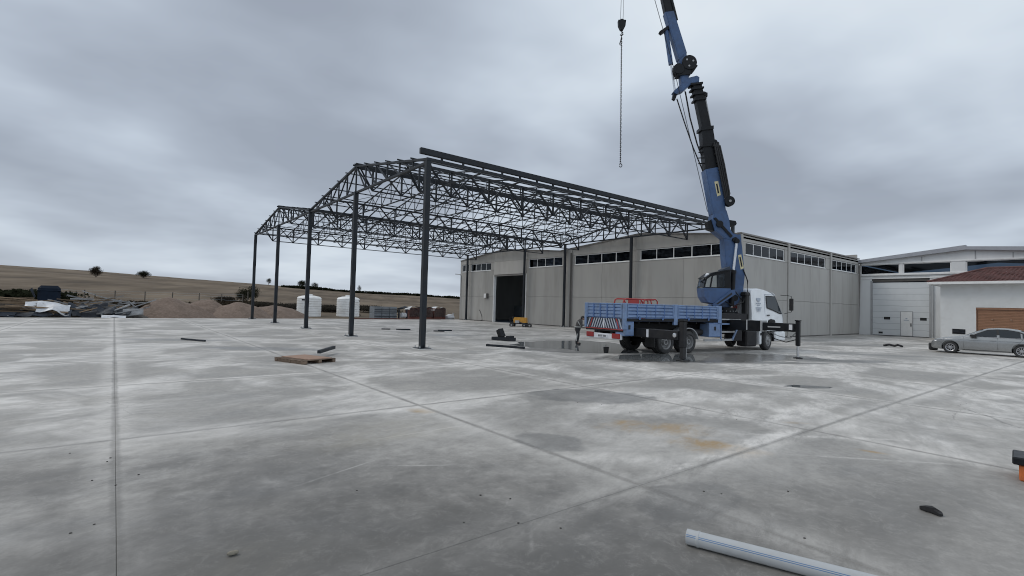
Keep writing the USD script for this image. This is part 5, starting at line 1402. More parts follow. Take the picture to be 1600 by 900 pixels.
def C(name, mesh, m, parent=None, **k):
    return P(name, mesh, m, parent or cr_, local=True, **k)


cb = C('body', bmesh, 'car_silver', smooth=35)


def car_side(name, poly, m, side, proud=.004, th=.02, parent=None, sub=.12):
    """A panel that follows the flank: poly in (x from the front bumper, z)."""
    pg = poly if hasattr(poly, 'exterior') else Polygon(poly)
    pg = pg.segmentize(sub)
    return C(name, prism(pg, lambda u, v, d: (FX - u, CW + side * (c_half(u, v) + proud - th + d), v), 0, th), m, parent or cb)


for side in (1, -1):
    glass = Polygon([(1.72, .985), (1.98, 1.14), (2.36, 1.335), (2.75, 1.385), (3.15, 1.375), (3.55, 1.30), (3.88, 1.16), (4.05, 1.02), (3.9, .985)])
    car_side('window_seal', glass.buffer(.028), 'rubber_black', side, .004)
    g1 = glass.intersection(Polygon([(1.6, .9), (2.76, .9), (2.70, 1.5), (1.6, 1.5)]))
    g2 = glass.intersection(Polygon([(2.85, .9), (3.66, .9), (3.60, 1.5), (2.79, 1.5)]))
    g3 = glass.intersection(Polygon([(3.71, .9), (4.3, .9), (4.3, 1.5), (3.66, 1.5)]))
    for g_ in (g1, g2, g3):
        car_side('side_window', g_.buffer(-.006), 'lamp_dark', side, .009)
    car_side('belt_trim', Polygon([(1.66, .955), (4.08, .962), (4.12, .985), (1.68, .975)]), 'rim_silver', side, .014)
    car_side('door_seam', Polygon([(1.42, .3), (1.40, .95), (1.44, .95), (1.46, .3)]).buffer(-.014), 'rubber_black', side, .002, .012)
    car_side('door_seam', Polygon([(2.775, .3), (2.765, .95), (2.785, .95), (2.795, .3)]).buffer(-.003), 'rubber_black', side, .002, .012)
    car_side('door_seam', Polygon([(3.5, .62), (3.72, .95), (3.74, .95), (3.52, .62)]).buffer(-.003), 'rubber_black', side, .002, .012)
    car_side('sill_trim', Polygon([(1.38, .235), (3.3, .235), (3.3, .262), (1.38, .262)]), 'rubber_black', side, .006)
    car_side('side_crease', Polygon([(1.2, .765), (4.2, .79), (4.2, .802), (1.2, .778)]), 'car_silver', side, .008)
    for x0 in (2.5, 3.42):
        car_side('door_handle', Polygon([(x0, .80), (x0 + .2, .805), (x0 + .2, .84), (x0, .835)]), 'car_silver', side, .035, .03)
    car_side('head_lamp', Polygon([(.06, .61), (.14, .69), (.62, .79), (.55, .70), (.3, .63)]), 'lamp_clear', side, .006)
    car_side('tail_lamp', Polygon([(4.3, .78), (4.35, .95), (4.74, .96), (4.72, .78)]), 'red_lens', side, .006)
    mrr = C('wing_mirror', hull([(FX - x, CW + side * y, z) for x in (1.72, 1.95) for y in (.89, 1.06) for z in (.965, 1.09)] + [(FX - 1.68, CW + side * .98, 1.02)]), 'rubber_black', cb)
    for wx in (0.0, -WBASE):
        t = C('wheel', lathe((wx, CW + side * .86, .325), (0, -side, 0), [(.21, .03), (.225, 0), (.30, -.005), (.318, .02), (.325, .05), (.325, .17), (.315, .2), (.24, .21), (.21, .19)], 40), 'rubber')
        C('rim', cat(lathe((wx, CW + side * .86, .325), (0, -side, 0), [(.175, .02), (.21, .0), (.218, .02), (.205, .06), (.18, .07)], 32), lathe((wx, CW + side * .86, .325), (0, -side, 0), [(0, .0), (.05, .005), (.06, .03), (0, .05)], 16)), 'rim_silver', t)
        for q in range(10):
            a = q * math.pi / 5 + .2
            C('spoke', hull([(wx + (r_ * math.cos(a) - w_ * math.sin(a)), CW + side * (.855 - dp), .325 + (r_ * math.sin(a) + w_ * math.cos(a))) for r_, w, in ((.04, .016), (.19, .012)) for w_ in (-w, w) for dp in (0, .025)]), 'rim_silver', t)
        C('brake_disc', lathe((wx, CW + side * .78, .325), (0, -side, 0), [(0, 0), (.17, 0), (.17, .02), (0, .02)], 24), 'chassis_black', t)
C('windscreen', hull([(FX - x, CW + y, z) for x, y, z in ((1.5, .66, 1.03), (1.5, -.66, 1.03), (2.18, .54, 1.385), (2.18, -.54, 1.385), (1.47, .66, 1.03), (1.47, -.66, 1.03), (2.15, .54, 1.39), (2.15, -.54, 1.39))]), 'lamp_dark', cb)
C('rear_window', hull([(FX - x, CW + y, z) for x, y, z in ((3.62, .54, 1.385), (3.62, -.54, 1.385), (4.18, .62, 1.13), (4.18, -.62, 1.13), (3.65, .54, 1.39), (3.65, -.54, 1.39), (4.21, .62, 1.135), (4.21, -.62, 1.135))]), 'lamp_dark', cb)
C('grille', hull([(FX + .006 - x, CW + y, z) for x, y, z in ((0.0, .5, .5), (0, -.5, .5), (.03, .52, .62), (.03, -.52, .62), (.06, .5, .5), (.06, -.5, .5), (.08, .5, .62), (.08, -.5, .62))]), 'rubber_black', cb)
C('underbody', box(FX - 4.5, CW - .62, .2, FX - .4, CW + .62, .4), 'rubber_black', cb)

# ================================================================= WORKER
WKP, WKA = np.array([19.71, 19.06, 0.0]), math.atan2(-0.62, 0.78) - .12
wk = T('person', 'worker in dark clothes with pale reflective stripes, hunched at the tail of the truck', 'person', WKP, WKA)
HS = .945


def limb(joints, refine=.03):
    """Chains of (point, radius) pairs, hulled bone by bone and smoothed into one surface."""
    out = None
    for chain in joints:
        for (p, r), (q, r2) in zip(chain[:-1], chain[1:]):
            s1 = trimesh.creation.icosphere(2, r); s2 = trimesh.creation.icosphere(2, r2)
            h = manifold3d.Manifold.hull_points(np.vstack([s1.vertices + np.array(p), s2.vertices + np.array(q)]))
            out = h if out is None else out + h
    out = out.refine_to_length(refine)
    mm = out.to_mesh()
    t = trimesh.Trimesh(np.array(mm.vert_properties[:, :3], float), np.array(mm.tri_verts), process=True)
    trimesh.smoothing.filter_taubin(t, lamb=.5, nu=.53, iterations=8)
    return np.array(t.vertices) * HS, np.array(t.faces)


def W_(name, mesh, m, parent=None, **k):
    return P(name, mesh, m, parent or wk, local=True, **k)


hipz, chest, neck, head = (0, 0, .90), (.10, 0, 1.22), (.20, 0, 1.40), (.29, 0, 1.50)
sh_l, sh_r = (.13, .19, 1.33), (.13, -.19, 1.33)
el_l, el_r = (.22, .24, 1.06), (.24, -.24, 1.07)
ha_l, ha_r = (.47, .12, 1.10), (.48, -.12, 1.12)
hands = []
for s_, h_ in ((1, ha_l), (-1, ha_r)):
    hx, hy, hz = h_
    hands.append([((hx - .06, hy, hz - .005), .033), ((hx + .03, hy, hz), .036)])
    for q in range(4):
        yy = hy + (q - 1.5) * .022
        ln = (.055, .068, .064, .05)[q]
        hands.append([((hx + .035, yy, hz), .0105), ((hx + .04 + ln * .6, yy, hz + .004), .0095), ((hx + .04 + ln, yy, hz - .018), .008)])
    hands.append([((hx - .015, hy - s_ * .03, hz), .0125), ((hx + .025, hy - s_ * .052, hz + .012), .011), ((hx + .055, hy - s_ * .05, hz + .012), .0095)])
bd = W_('body', limb([[(hipz, .145), ((.04, 0, 1.05), .14), (chest, .16), ((.15, 0, 1.34), .10), (neck, .058), ((.24, 0, 1.44), .055)],
                     [((.28, 0, 1.52), .088), ((.30, 0, 1.47), .072), ((.335, 0, 1.44), .045)],
                     [((.395, 0, 1.475), .014), ((.36, 0, 1.50), .018)], [((.28, .088, 1.49), .014), ((.275, .09, 1.51), .016)], [((.28, -.088, 1.49), .014), ((.275, -.09, 1.51), .016)],
                     [(sh_l, .07), (el_l, .052), (ha_l, .036)], [(sh_r, .07), (el_r, .052), (ha_r, .036)],
                     [((0, .09, .88), .1), ((.04, .10, .48), .066), ((-.01, .11, .10), .048), ((.11, .12, .05), .045)], [((0, -.09, .88), .1), ((.03, -.10, .48), .066), ((-.05, -.11, .10), .048), ((.07, -.12, .05), .045)]] + hands, .022), 'skin', smooth=True)
W_('jacket', limb([[((0, 0, .86), .165), ((.04, 0, 1.05), .165), (chest, .185), ((.15, 0, 1.35), .12), ((.19, 0, 1.385), .075)],
                   [(sh_l, .088), (el_l, .07), ((.40, .15, 1.09), .052)], [(sh_r, .088), (el_r, .07), ((.41, -.15, 1.105), .052)]], .03), 'cloth_grey', bd, smooth=True)
W_('trousers', limb([[((0, 0, .88), .150), ((0, 0, .84), .15)], [((0, .09, .86), .118), ((.04, .10, .48), .088), ((-.01, .11, .14), .072)], [((0, -.09, .86), .118), ((.03, -.10, .48), .088), ((-.05, -.11, .14), .072)]], .03), 'cloth_dark', bd, smooth=True)
for s_, x_ in ((1, 0.0), (-1, -.04)):
    W_('boot', limb([[((x_, .11 * s_, .13), .064), ((x_, .11 * s_, .06), .06), ((x_ + .15, .12 * s_, .045), .045)]], .03), 'rubber_black', bd, smooth=True)
W_('hair', limb([[((.265, 0, 1.535), .096), ((.285, 0, 1.55), .09)], [((.235, 0, 1.49), .075), ((.25, 0, 1.53), .085)]], .03), 'hair', bd, smooth=True)
W_('eyes', cat(*[hull(trimesh.creation.icosphere(1, .013).vertices * HS + np.array([.367, y, 1.505]) * HS) for y in (-.032, .032)]), 'rubber_black', bd)
W_('mouth', box(.372 * HS, -.025 * HS, 1.432 * HS, .384 * HS, .025 * HS, 1.442 * HS), 'red_paint', bd)


def stripe(pts, r):
    return tube(np.array(pts) * HS, r, 6)


W_('reflective_stripe', cat(hull([np.array(p) * HS for p in ((-.02, -.205, 1.3), (.03, -.215, 1.32), (.19, -.20, 1.08), (.14, -.19, 1.06), (-.02, -.19, 1.3), (.03, -.195, 1.32), (.19, -.17, 1.08), (.14, -.16, 1.06))])), 'reflective', bd)
W_('reflective_stripe', hull([np.array((x, y, z)) * HS for x, z in ((.25, 1.0), (.27, 1.05), (.40, 1.045), (.38, 1.085)) for y in (-.31, -.2)]), 'reflective', bd)
W_('reflective_stripe', hull([np.array((x, y, z)) * HS for x, z in ((-.085, .2), (-.045, .2), (-.03, .62), (.005, .62)) for y in (-.2, -.14)]), 'reflective', bd)
W_('reflective_stripe', hull([np.array((x, y, z)) * HS for x, z in ((-.18, .98), (.2, .98), (.2, 1.02), (-.18, 1.02)) for y in (-.178, .178)]), 'reflective', bd)

# ================================================================= YARD CLUTTER
# pallet with a plywood sheet and a length of box section resting on its corner
PLA = math.atan2(.28, 1.0) - .33
pc = np.array([5.0, 17.1])


def at2(cx, cy, ang):
    def fn(x, y, z):
        return (cx + x * math.cos(ang) - y * math.sin(ang), cy + x * math.sin(ang) + y * math.cos(ang), z)
    return fn


def place_mesh(mesh, fn):
    v, f = mesh
    return np.array([fn(*p) for p in v]), f


PW, PD = 1.45, 2.3
pang = math.radians(-4)
pt = T('wooden_pallet', 'low wooden pallet lying on the open concrete left of the steel frame', 'pallet', (4.15, 16.9, 0))
_f = at2(4.98, 17.05, math.radians(20))
fp = lambda x, y, z: _f(x * .86, y * .86, z * .8)
for x in (-.62, 0, .62):
    P('runner', place_mesh(box(x - .05, -.85, .022, x + .05, .85, .13, .006), fp), 'pallet_wood', pt)
    for y in (-.8, 0, .8):
        P('block', place_mesh(box(x - .07, y - .08, .024, x + .07, y + .08, .128, .006), fp), 'pallet_wood', pt)
    P('bottom_board', place_mesh(box(x - .06, -.87, 0.001, x + .06, .87, .021), fp), 'pallet_wood', pt)
for k in range(8):
    y = -.87 + .235 * k
    P('deck_board', place_mesh(box(-.7, y, .132, .7, y + .105, .154, .004), fp), 'pallet_wood', pt)
pb = P('plywood_sheet', place_mesh(box(-.42, -.78, .156, .60, .86, .175, .004), fp), 'pallet_board', label='reddish brown plywood sheet lying on the wooden pallet', cat='board')
P('box_section', bar((5.72, 18.05, .19), (6.7, 19.35, .22), .11, .11), 'frame_steel', label='short dark steel box section propped on the far end of the pallet', cat='steel offcut')
P('steel_bar', bar((2.57, 28.05, .04), (3.3, 26.37, .04), .09, .07), 'frame_steel', label='dark steel bar lying alone on the concrete left of the columns', cat='steel bar')
P('steel_bar', bar((14.3, 19.9, .05), (15.05, 17.95, .05), .13, .10), 'frame_steel', label='dark flat steel bar lying at the left edge of the big puddle', cat='steel bar')
bk = T('column_stub', 'dark steel base plate with a short tilted post, lying by the puddle', 'steel offcut', (17.5, 22.6, 0))
P('flat_base', bar((17.3, 23.35, .1), (17.62, 22.0, .1), .5, .18), 'frame_steel', bk)
P('tilted_post', bar((17.42, 22.75, .18), (17.35, 22.95, .62), .3, .3, (1, 0, 0)), 'crane_black', bk)
P('gusset', bar((17.5, 22.3, .24), (17.55, 22.05, .24), .42, .1), 'frame_steel', bk)
for q, (x, y, ln) in enumerate(((16.75, 33.9, .9), (19.2, 32.1, .9), (15.7, 34.6, .4), (18.3, 31.4, .6))):
    P('steel_offcut', bar((x - ln / 2, y + .2, .04), (x + ln / 2, y - .3, .04), .14, .07), 'frame_steel', label=('flat dark steel offcut in the pale patch left of the nearest column', 'flat dark steel offcut just right of the nearest column foot', 'shortest dark steel offcut, leftmost of those behind the nearest column', 'dark steel offcut lying between the nearest column and the tilted post')[q], cat='steel offcut')
bu = T('rubber_bucket', 'dark rubber bucket standing in the puddle behind the truck', 'bucket', (17.3, 14.95, 0))
P('bucket', lathe((17.3, 14.95, 0.002), (0, 0, 1), [(0, 0), (.10, 0), (.125, .24), (.135, .24), (.135, .26), (.12, .26), (.095, .03), (0, .03)], 20), 'chassis_black', bu)
P('handle', tube([(17.3 + .13 * math.cos(t), 14.95 + .02, .25 + .1 * math.sin(t)) for t in np.linspace(0, math.pi, 9)], .008, 5), 'galvanised', bu)

# grey pvc pipe at the front
pd = np.array([4.18 - 3.89, 1.65 - 2.45, 0]); pd /= np.linalg.norm(pd)
pn = np.array([pd[1], -pd[0], 0])
PR = .062
p0 = np.array([3.93, 2.455, PR + .002])
pp = T('plastic_pipe', 'long grey plastic pipe with blue stripes lying at the front right', 'pipe', (3.955, 2.475, 0))
ln = 3.2
prof_p = [(PR - .005, 0.004), (PR, 0), (PR, .08), (PR + .0035, .085), (PR + .0035, .10), (PR, .105), (PR, ln), (PR - .005, ln), (PR - .005, 0.004)]
P('pipe_wall', lathe(p0, pd, prof_p, 48), 'pvc_grey', pp, smooth=30)
for a0 in (math.radians(24), math.radians(36), math.radians(205), math.radians(217)):
    side = -pn if (pn @ -p0) < 0 else pn
    pts = []
    fs = []
    for k, (t_) in enumerate((0.004, ln)):
        for da in (-.035, -.012, .012, .035):
            a = a0 + da
            pts.append(p0 + pd * t_ + (side * math.cos(a) + np.array([0, 0, 1.0]) * math.sin(a)) * (PR + .0006))
    for k in range(3):
        fs += [[k, k + 1, k + 5], [k, k + 5, k + 4]]
    P('blue_stripe', (np.array(pts), np.array(fs)), 'pvc_blue', pp)

# orange case with a black lid at the right edge
oc_ = T('orange_tool_case', 'orange case with a black lid at the right edge of the yard', 'case', (8.87, .985, 0))
fo_ = at2(8.87, .985, math.radians(-83.6))
P('case_body', place_mesh(box(0, -.02, .002, .62, .4, .195, .015), fo_), 'orange_paint', oc_)
P('lid', place_mesh(box(-.06, -.05, .197, .68, .46, .29, .015), fo_), 'crane_black', oc_)
P('latch', place_mesh(box(.2, -.035, .1, .27, -.021, .19, .004), fo_), 'chassis_black', oc_)

# worn glove / rubber sole
gl = P('rubber_sole', prism(Polygon([(0, 0), (.05, .045), (.13, .055), (.2, .035), (.27, .045), (.3, .015), (.28, -.03), (.18, -.03), (.1, -.045), (.03, -.035)]).buffer(.012), lambda u, v, d: (6.71 - u * .27 + v * .6 - .05, 1.47 - u * .62 - v * .22, .004 + d * (1 + .6 * math.sin(u * 12)) + .012 * math.sin(u * 9)), 0, .028), 'rubber_black', label='crumpled black rubber sole lying on the concrete above the pipe', cat='rubber scrap')
P('hose_scrap', cat(tube([(39.4, 10.6, .04), (39.5, 10.3, .12), (39.45, 10.0, .06), (39.3, 9.8, .14), (39.5, 9.6, .05)], .07, 7)), 'rubber_black', label='coil of black hose on the ground left of the silver car', cat='hose')
P('dark_bin', place_mesh(box(-.25, -.2, 0.001, .25, .2, .42, .05), at2(38.9, 7.95, .3)), 'rubber_black', label='small black bin beside the front bumper of the silver car', cat='bin')

# stones and crumbs
st0 = None
spots = [(.05, 7.9), (.02, 7.75), (-.35, 8.4), (.3, 7.0), (-.1, 7.05), (.1, 6.75), (-1.02, 8.2), (-.2, 5.6), (-.05, 5.7), (3.1, 4.35), (3.3, 4.1), (2.1, 5.2), (3.0, 3.6), (3.25, 3.3), (7.7, 7.4), (8.0, 7.0), (5.2, 3.05), (5.3, 2.9), (6.0, 2.5), (4.9, 1.9), (2.6, 3.9), (1.7, 3.4), (9.1, 4.7), (7.9, 6.2)]
ico = trimesh.creation.icosphere(1, 1.0)
for q, (x, y) in enumerate(spots):
    if st0 is None:
        st0 = T('small_stone', 'small dark stone or crumb lying loose on the concrete', 'stone', (x, y, 0), .3, 'small stones on the concrete')
        v = np.array(ico.vertices) * np.array([.014, .010, .006])
        v *= 1 + .35 * (meshkit.noise(v * 60, 4)[:, None] - .5)
        P('stone', (v + [0, 0, .005], np.array(ico.faces)), 'stone_dark', st0, local=True)
        stage.GetPrimAtPath(st0 + '/stone')
    else:
        dup(st0, (x, y, -.002 * (q % 3)), q * 1.3)
v = np.array(ico.vertices) * np.array([.042, .022, .016]); v *= 1 + .5 * (meshkit.noise(v * 40, 9)[:, None] - .5)
P('yellowish_rock', (v + [.81, 4.43, .02], np.array(ico.faces)), 'stone', label='yellowish lump of rock lying alone at the lower left', cat='rock')

# yellow compressor cart at the warehouse door
yk = T('yellow_site_cart', 'yellow wheeled site machine parked at the open warehouse door', 'machine', (29.6, 36.3, 0))
YA_ = math.radians(-52)
_y = at2(30.3, 37.0, YA_)
fy = lambda x, y, z: _y(x * .8, y * .8, z * .72)
P('hood', place_mesh(hull([(x, y, z) for x, y, z in ((-.55, -.5, .55), (.95, -.5, .55), (.95, .5, .55), (-.55, .5, .55), (-.5, -.45, 1.25), (.9, -.45, 1.22), (.9, .45, 1.22), (-.5, .45, 1.25), (-.62, -.4, .9), (-.62, .4, .9))]), fy), 'yellow_paint', yk)
P('chassis', place_mesh(box(-1.0, -.42, .38, 1.0, .42, .54, .02), fy), 'chassis_black', yk)
P('engine', place_mesh(hull([(x, y, z) for x in (-.35, .15) for y in (-.68, -.5) for z in (.5, .85)] + [(-.1, -.75, .68)]), fy), 'soft_grey', yk)
P('tow_bar', place_mesh(bar((-.2, -.6, .75), (1.5, -.6, .18), .1, .1), fy), 'sealed_blue', yk)
P('push_handle', tube([fy(-.95, -.35, .5), fy(-1.15, -.35, 1.1), fy(-1.15, .35, 1.1), fy(-.95, .35, .5)], .03, 7), 'chassis_black', yk)
P('exhaust', tube([fy(-.7, -.2, .9), fy(-.72, -.2, 1.3), fy(-.8, -.2, 1.42)], .06, 8), 'rubber_black', yk)
for x, y in ((-.8, -.5), (.75, -.5), (-.8, .5), (.75, .5), (1.4, -.6)):
    c0 = np.array(fy(x, y, .22))
    ax = np.array(fy(x, y + 1, .22)) - c0
    w_ = P('wheel', lathe(c0 - ax * .07, ax, [(0, 0), (.1, 0), (.12, .0), (.21, .01), (.22, .04), (.22, .10), (.21, .13), (.1, .14), (0, .14)], 18), 'rubber', yk)
    P('hub', lathe(c0 - ax * .085, ax, [(0, 0), (.08, 0), (.08, .02), (0, .02)], 10), 'soft_grey', w_)

# ================================================================= BEYOND THE YARD
def tz(x, y):
    return float(terrain_z(np.array([x]), np.array([y]))[0])


def ray_ground(px, dist):
    """Point on the terrain in the direction of a heading (degrees from +x)."""
    x, y = dist * math.cos(math.radians(px)), dist * math.sin(math.radians(px))
    return np.array([x, y, tz(x, y)])


def heading(px, py=490.0):
    d = Rc @ np.array([(px - 800) / 783.48, -(py - 450) / 783.48, -1.0])
    return math.degrees(math.atan2(d[1], d[0]))


# water tanks
tw = None
for q, (px, dist, lab) in enumerate(((482.5, 76.5, 'white ribbed plastic water tank with domed top, left one of the pair beyond the yard'), (543.5, 78.5, 'white ribbed plastic water tank with domed top, right one of the pair beyond the yard'))):
    pos = ray_ground(heading(px), dist)
    if tw is None:
        tw = T('water_tank', lab, 'water tank', pos - [0, 0, .05], .4, 'water tanks beyond the yard')
        pr_ = [(0, 0), (1.58, 0), (1.62, .05)]
        for k in range(7):
            z = .1 + .345 * k
            pr_ += [(1.62, z), (1.62, z + .25), (1.575, z + .28), (1.575, z + .325)]
        pr_ += [(1.62, 2.52), (1.60, 2.62), (1.45, 2.78), (.9, 2.92), (.42, 2.98), (.42, 3.06), (.4, 3.08), (0, 3.1)]
        bod = P('tank_shell', lathe((0, 0, 0), (0, 0, 1), pr_, 40), 'tank_white', tw, local=True, smooth=40)
        P('lid', lathe((0, 0, 3.08), (0, 0, 1), [(0, .0), (.46, 0), (.46, .06), (.3, .1), (0, .1)], 20), 'tank_white', tw, local=True)
        P('outlet_pipe', tube([(-1.1, -1.2, .25), (-1.3, -1.42, .25), (-1.3, -1.42, .02)], .06, 8), 'chassis_black', tw, local=True)
        P('name_plate', hull([(r_ * math.cos(a), r_ * math.sin(a), z) for r_ in (1.6, 1.635) for a in (math.radians(195), math.radians(206), math.radians(217)) for z in (2.24, 2.44)]), 'chassis_black', tw, local=True)
    else:
        dup(tw, pos - [0, 0, .05], 2.2, lab)

# grey crate block, scrap and wrapped brick pallets at the edge of the yard
ge = T('grey_crate_block', 'blue grey stacked metal crates at the far edge of the yard', 'crates', (24.4, 56.6, -.1))
for k in range(3):
    for q in range(2):
        P('crate', box(24.0 + .98 * k, 56.2, -.1 + .78 * q, 24.94 + .98 * k, 57.6, .66 + .78 * q, .03), 'crate_grey', ge)
        for z in (.15, .4):
            P('crate_rib', box(24.02 + .98 * k, 56.16, -.1 + z + .78 * q, 24.92 + .98 * k, 56.199, -.04 + z + .78 * q), 'sheet_dark', ge)
for q, (x0, n, lab) in enumerate(((28.7, 1.75, 'red bricks in torn plastic wrap, left stack by the grey crates'), (30.6, 1.4, 'red bricks in plastic wrap, middle stack behind the near column'), (32.2, 1.7, 'red bricks in bulging plastic wrap, right stack next to the warehouse corner'))):
    bs = T('brick_stack', lab, 'brick stack', (x0, 56.6, -.12), 0, 'wrapped brick stacks')
    nb = int(n / .24)
    for k in range(nb):
        for r_ in range(10):
            if r_ == 9 and (k * 7 + q) % 3 == 0:
                continue
            P('brick', box(x0 + .24 * k + .004, 56.5, .02 + .15 * r_ - .12, x0 + .24 * k + .234, 57.7, .02 + .15 * r_ + .02, .006), 'brick_red', bs)
    P('pallet_base', box(x0 - .05, 56.45, -.12, x0 + n, 57.75, -.102), 'pallet_wood', bs)
    n_ = meshkit.noise
    tp = []
    gx, gy = np.meshgrid(np.linspace(x0 - .05, x0 + n + .02, 14), np.linspace(56.42, 57.8, 8), indexing='ij')
    gz = 1.42 + .22 * meshkit.fbm(np.stack([gx * 2.2, gy * 2, gx * 0 + q], -1), 3, 5 + q) - .28 * (np.abs(gx - x0 - n / 2) / (n / 2)) ** 6
    gv = np.stack([gx, gy, gz], -1).reshape(-1, 3)
    gf = []
    for a_ in range(13):
        for b_ in range(7):
            o = a_ * 8 + b_
            gf += [[o, o + 8, o + 9], [o, o + 9, o + 1]]
    P('plastic_cover', (gv, np.array(gf)), 'sheet_white', bs, smooth=True)
    P('plastic_wrap', box(x0 - .03, 56.43, .3, x0 + n - .02, 56.436, 1.36), 'plastic_wrap', bs)
P('rusty_strip', box(21.2, 55.2, .002, 32.4, 55.36, .12, .01), 'rust_steel', label='long low rust red steel section along the far edge of the yard', cat='steel section')
sc = T('scrap_machine', 'dark scrap machine part with a pale cylinder between crates and bricks', 'scrap', (27.6, 56.5, -.1))
P('frame', hull([(27.2, 56.3, 1.1), (28.5, 56.3, 1.45), (28.5, 57.2, 1.45), (27.2, 57.2, 1.2), (27.1, 56.3, 1.35), (28.4, 57.2, 1.6)]), 'sheet_dark', sc)
P('leg', bar((27.3, 56.5, -.1), (27.3, 56.5, 1.1), .15, .15), 'sheet_dark', sc)
P('leg', bar((28.35, 56.5, -.1), (28.3, 56.5, 1.2), .2, .2), 'sheet_dark', sc)
P('cylinder', lathe((27.5, 56.35, .45), (1, .1, 0), [(0, 0), (.3, .03), (.32, .1), (.32, .6), (.25, .7), (0, .72)], 18), 'sheet_white', sc)
wd_ = T('white_rubbish_bag', 'white and pinkish rubbish sack lying at the left corner of the warehouse', 'sack', (34.9, 57, 0))
sv = np.array(trimesh.creation.icosphere(3, 1).vertices)
sf = np.array(trimesh.creation.icosphere(3, 1).faces)
P('sack', (sv * np.array([.75, .5, .42]) * (1 + .5 * (meshkit.fbm(sv * 2.2, 3, 8)[:, None] - .5)) + [34.9, 57.2, .2], sf), 'sheet_white', wd_, smooth=True)
P('sack_tie', lathe((35.3, 57.0, .55), (.4, -.2, 1), [(0, 0), (.1, 0), (.05, .1), (.16, .25), (0, .2)], 9), 'sheet_white', wd_)

# gravel mounds
def mound(px, dist, r, h, seed, lab, sx=1.0):
    c = ray_ground(heading(px), dist)
    n = 44
    rr = np.linspace(0, 1, 16)
    an = np.linspace(0, 2 * math.pi, n, endpoint=False)
    A_, R2 = np.meshgrid(an, rr)
    edge = r * (1 + .25 * (meshkit.fbm(np.stack([np.cos(A_) * 1.3, np.sin(A_) * 1.3, A_ * 0 + seed], -1), 3, seed) - .5))
    lx, ly = np.cos(A_) * R2 * edge * sx, np.sin(A_) * R2 * edge
    ang = math.radians(heading(px)) - math.pi / 2
    gx, gy = c[0] + lx * math.cos(ang) - ly * math.sin(ang), c[1] + lx * math.sin(ang) + ly * math.cos(ang)
    hz = h * (1 - R2 ** 1.7) ** 1.15 + .30 * h * (meshkit.fbm(np.stack([gx * .7, gy * .7, gx * 0 + seed], -1), 5, seed) - .5) * (1 - R2 ** 4)
    v = np.stack([gx, gy, c[2] - .15 + np.maximum(hz, -.1)], -1).reshape(-1, 3)
    f = []
    for i_ in range(15):
        for j_ in range(n):
            k_ = (j_ + 1) % n
            f += [[i_ * n + j_, (i_ + 1) * n + j_, (i_ + 1) * n + k_], [i_ * n + j_, (i_ + 1) * n + k_, i_ * n + k_]]
    P('gravel_mound', (v, np.array(f)), 'gravel', label=lab, cat='gravel mound', group='gravel mounds beyond the yard', smooth=True)


mound(268, 62, 4.0, 2.1, 2, 'reddish brown gravel mound, biggest one next to the debris heap', 1.15)
mound(318, 65, 3.9, 2.1, 5, 'reddish brown gravel mound, second one from the debris heap')
mound(372, 64, 3.9, 1.95, 8, 'reddish brown gravel mound just left of the farthest column', 1.1)
mound(430, 67, 4.0, 1.6, 11, 'low spread out gravel mound between the farthest columns and the water tanks', 1.2)


# vegetation: many small leaf faces through the crown, on limbs
def leaves(c, rad, n, size, rg, clump=7, flat=1.0):
    c, rad = np.asarray(c, float), np.asarray(rad, float)
    cl = rg.normal(size=(clump, 3)); cl /= np.linalg.norm(cl, axis=1, keepdims=True) + 1e-9
    cl = c + cl * rad * rg.uniform(.2, .7, (clump, 1)) ** .8
    w = rg.integers(0, clump, n)
    p = cl[w] + np.clip(rg.normal(size=(n, 3)), -1.5, 1.5) * rad * .2
    a = rg.normal(size=(n, 3)); a /= np.linalg.norm(a, axis=1, keepdims=True)
    b = np.cross(a, rg.normal(size=(n, 3))); b /= np.linalg.norm(b, axis=1, keepdims=True)
    s = size * rg.uniform(.6, 1.3, (n, 1))
    v = np.stack([p - a * s, p + b * s * .55, p + a * s, p - b * s * .55], 1).reshape(-1, 3)
    o = np.arange(n)[:, None] * 4
    return v, np.vstack([o + [0, 1, 2], o + [0, 2, 3]])


def tree(name, px, dist, h, w, lab, cat_, m='leaf_dark', trunk=.35, n=1100, seed=0, group=None):
    rg = np.random.default_rng(seed + 50)
    c = ray_ground(heading(px), dist)
    t = T(name, lab, cat_, c, 0, group)
    cz = c[2] + h * (trunk + (1 - trunk) / 2)
    limbs = [tube([c - [0, 0, .2], c + [0, 0, h * trunk], c + [w * .05, 0, h * .75]], np.array([.07, .05, .015]) * h * .5, 7)]
    for q in range(7):
        a = q * 2.4
        limbs.append(tube([c + [0, 0, h * trunk * (.6 + .06 * q)], c + [math.cos(a) * w * .2, math.sin(a) * w * .2, h * (trunk + .16)], c + [math.cos(a) * w * .38, math.sin(a) * w * .38, h * (.6 + .04 * q)]], np.array([.022, .016, .006]) * h * .5, 5))
    P('trunk', cat(limbs), 'bark', t)
    P('crown', leaves((c[0], c[1], cz), (w / 2, w / 2, h * (1 - trunk) / 2), int(n * 2.2), .024 * max(w, h * .5), rg, 46), m, t)


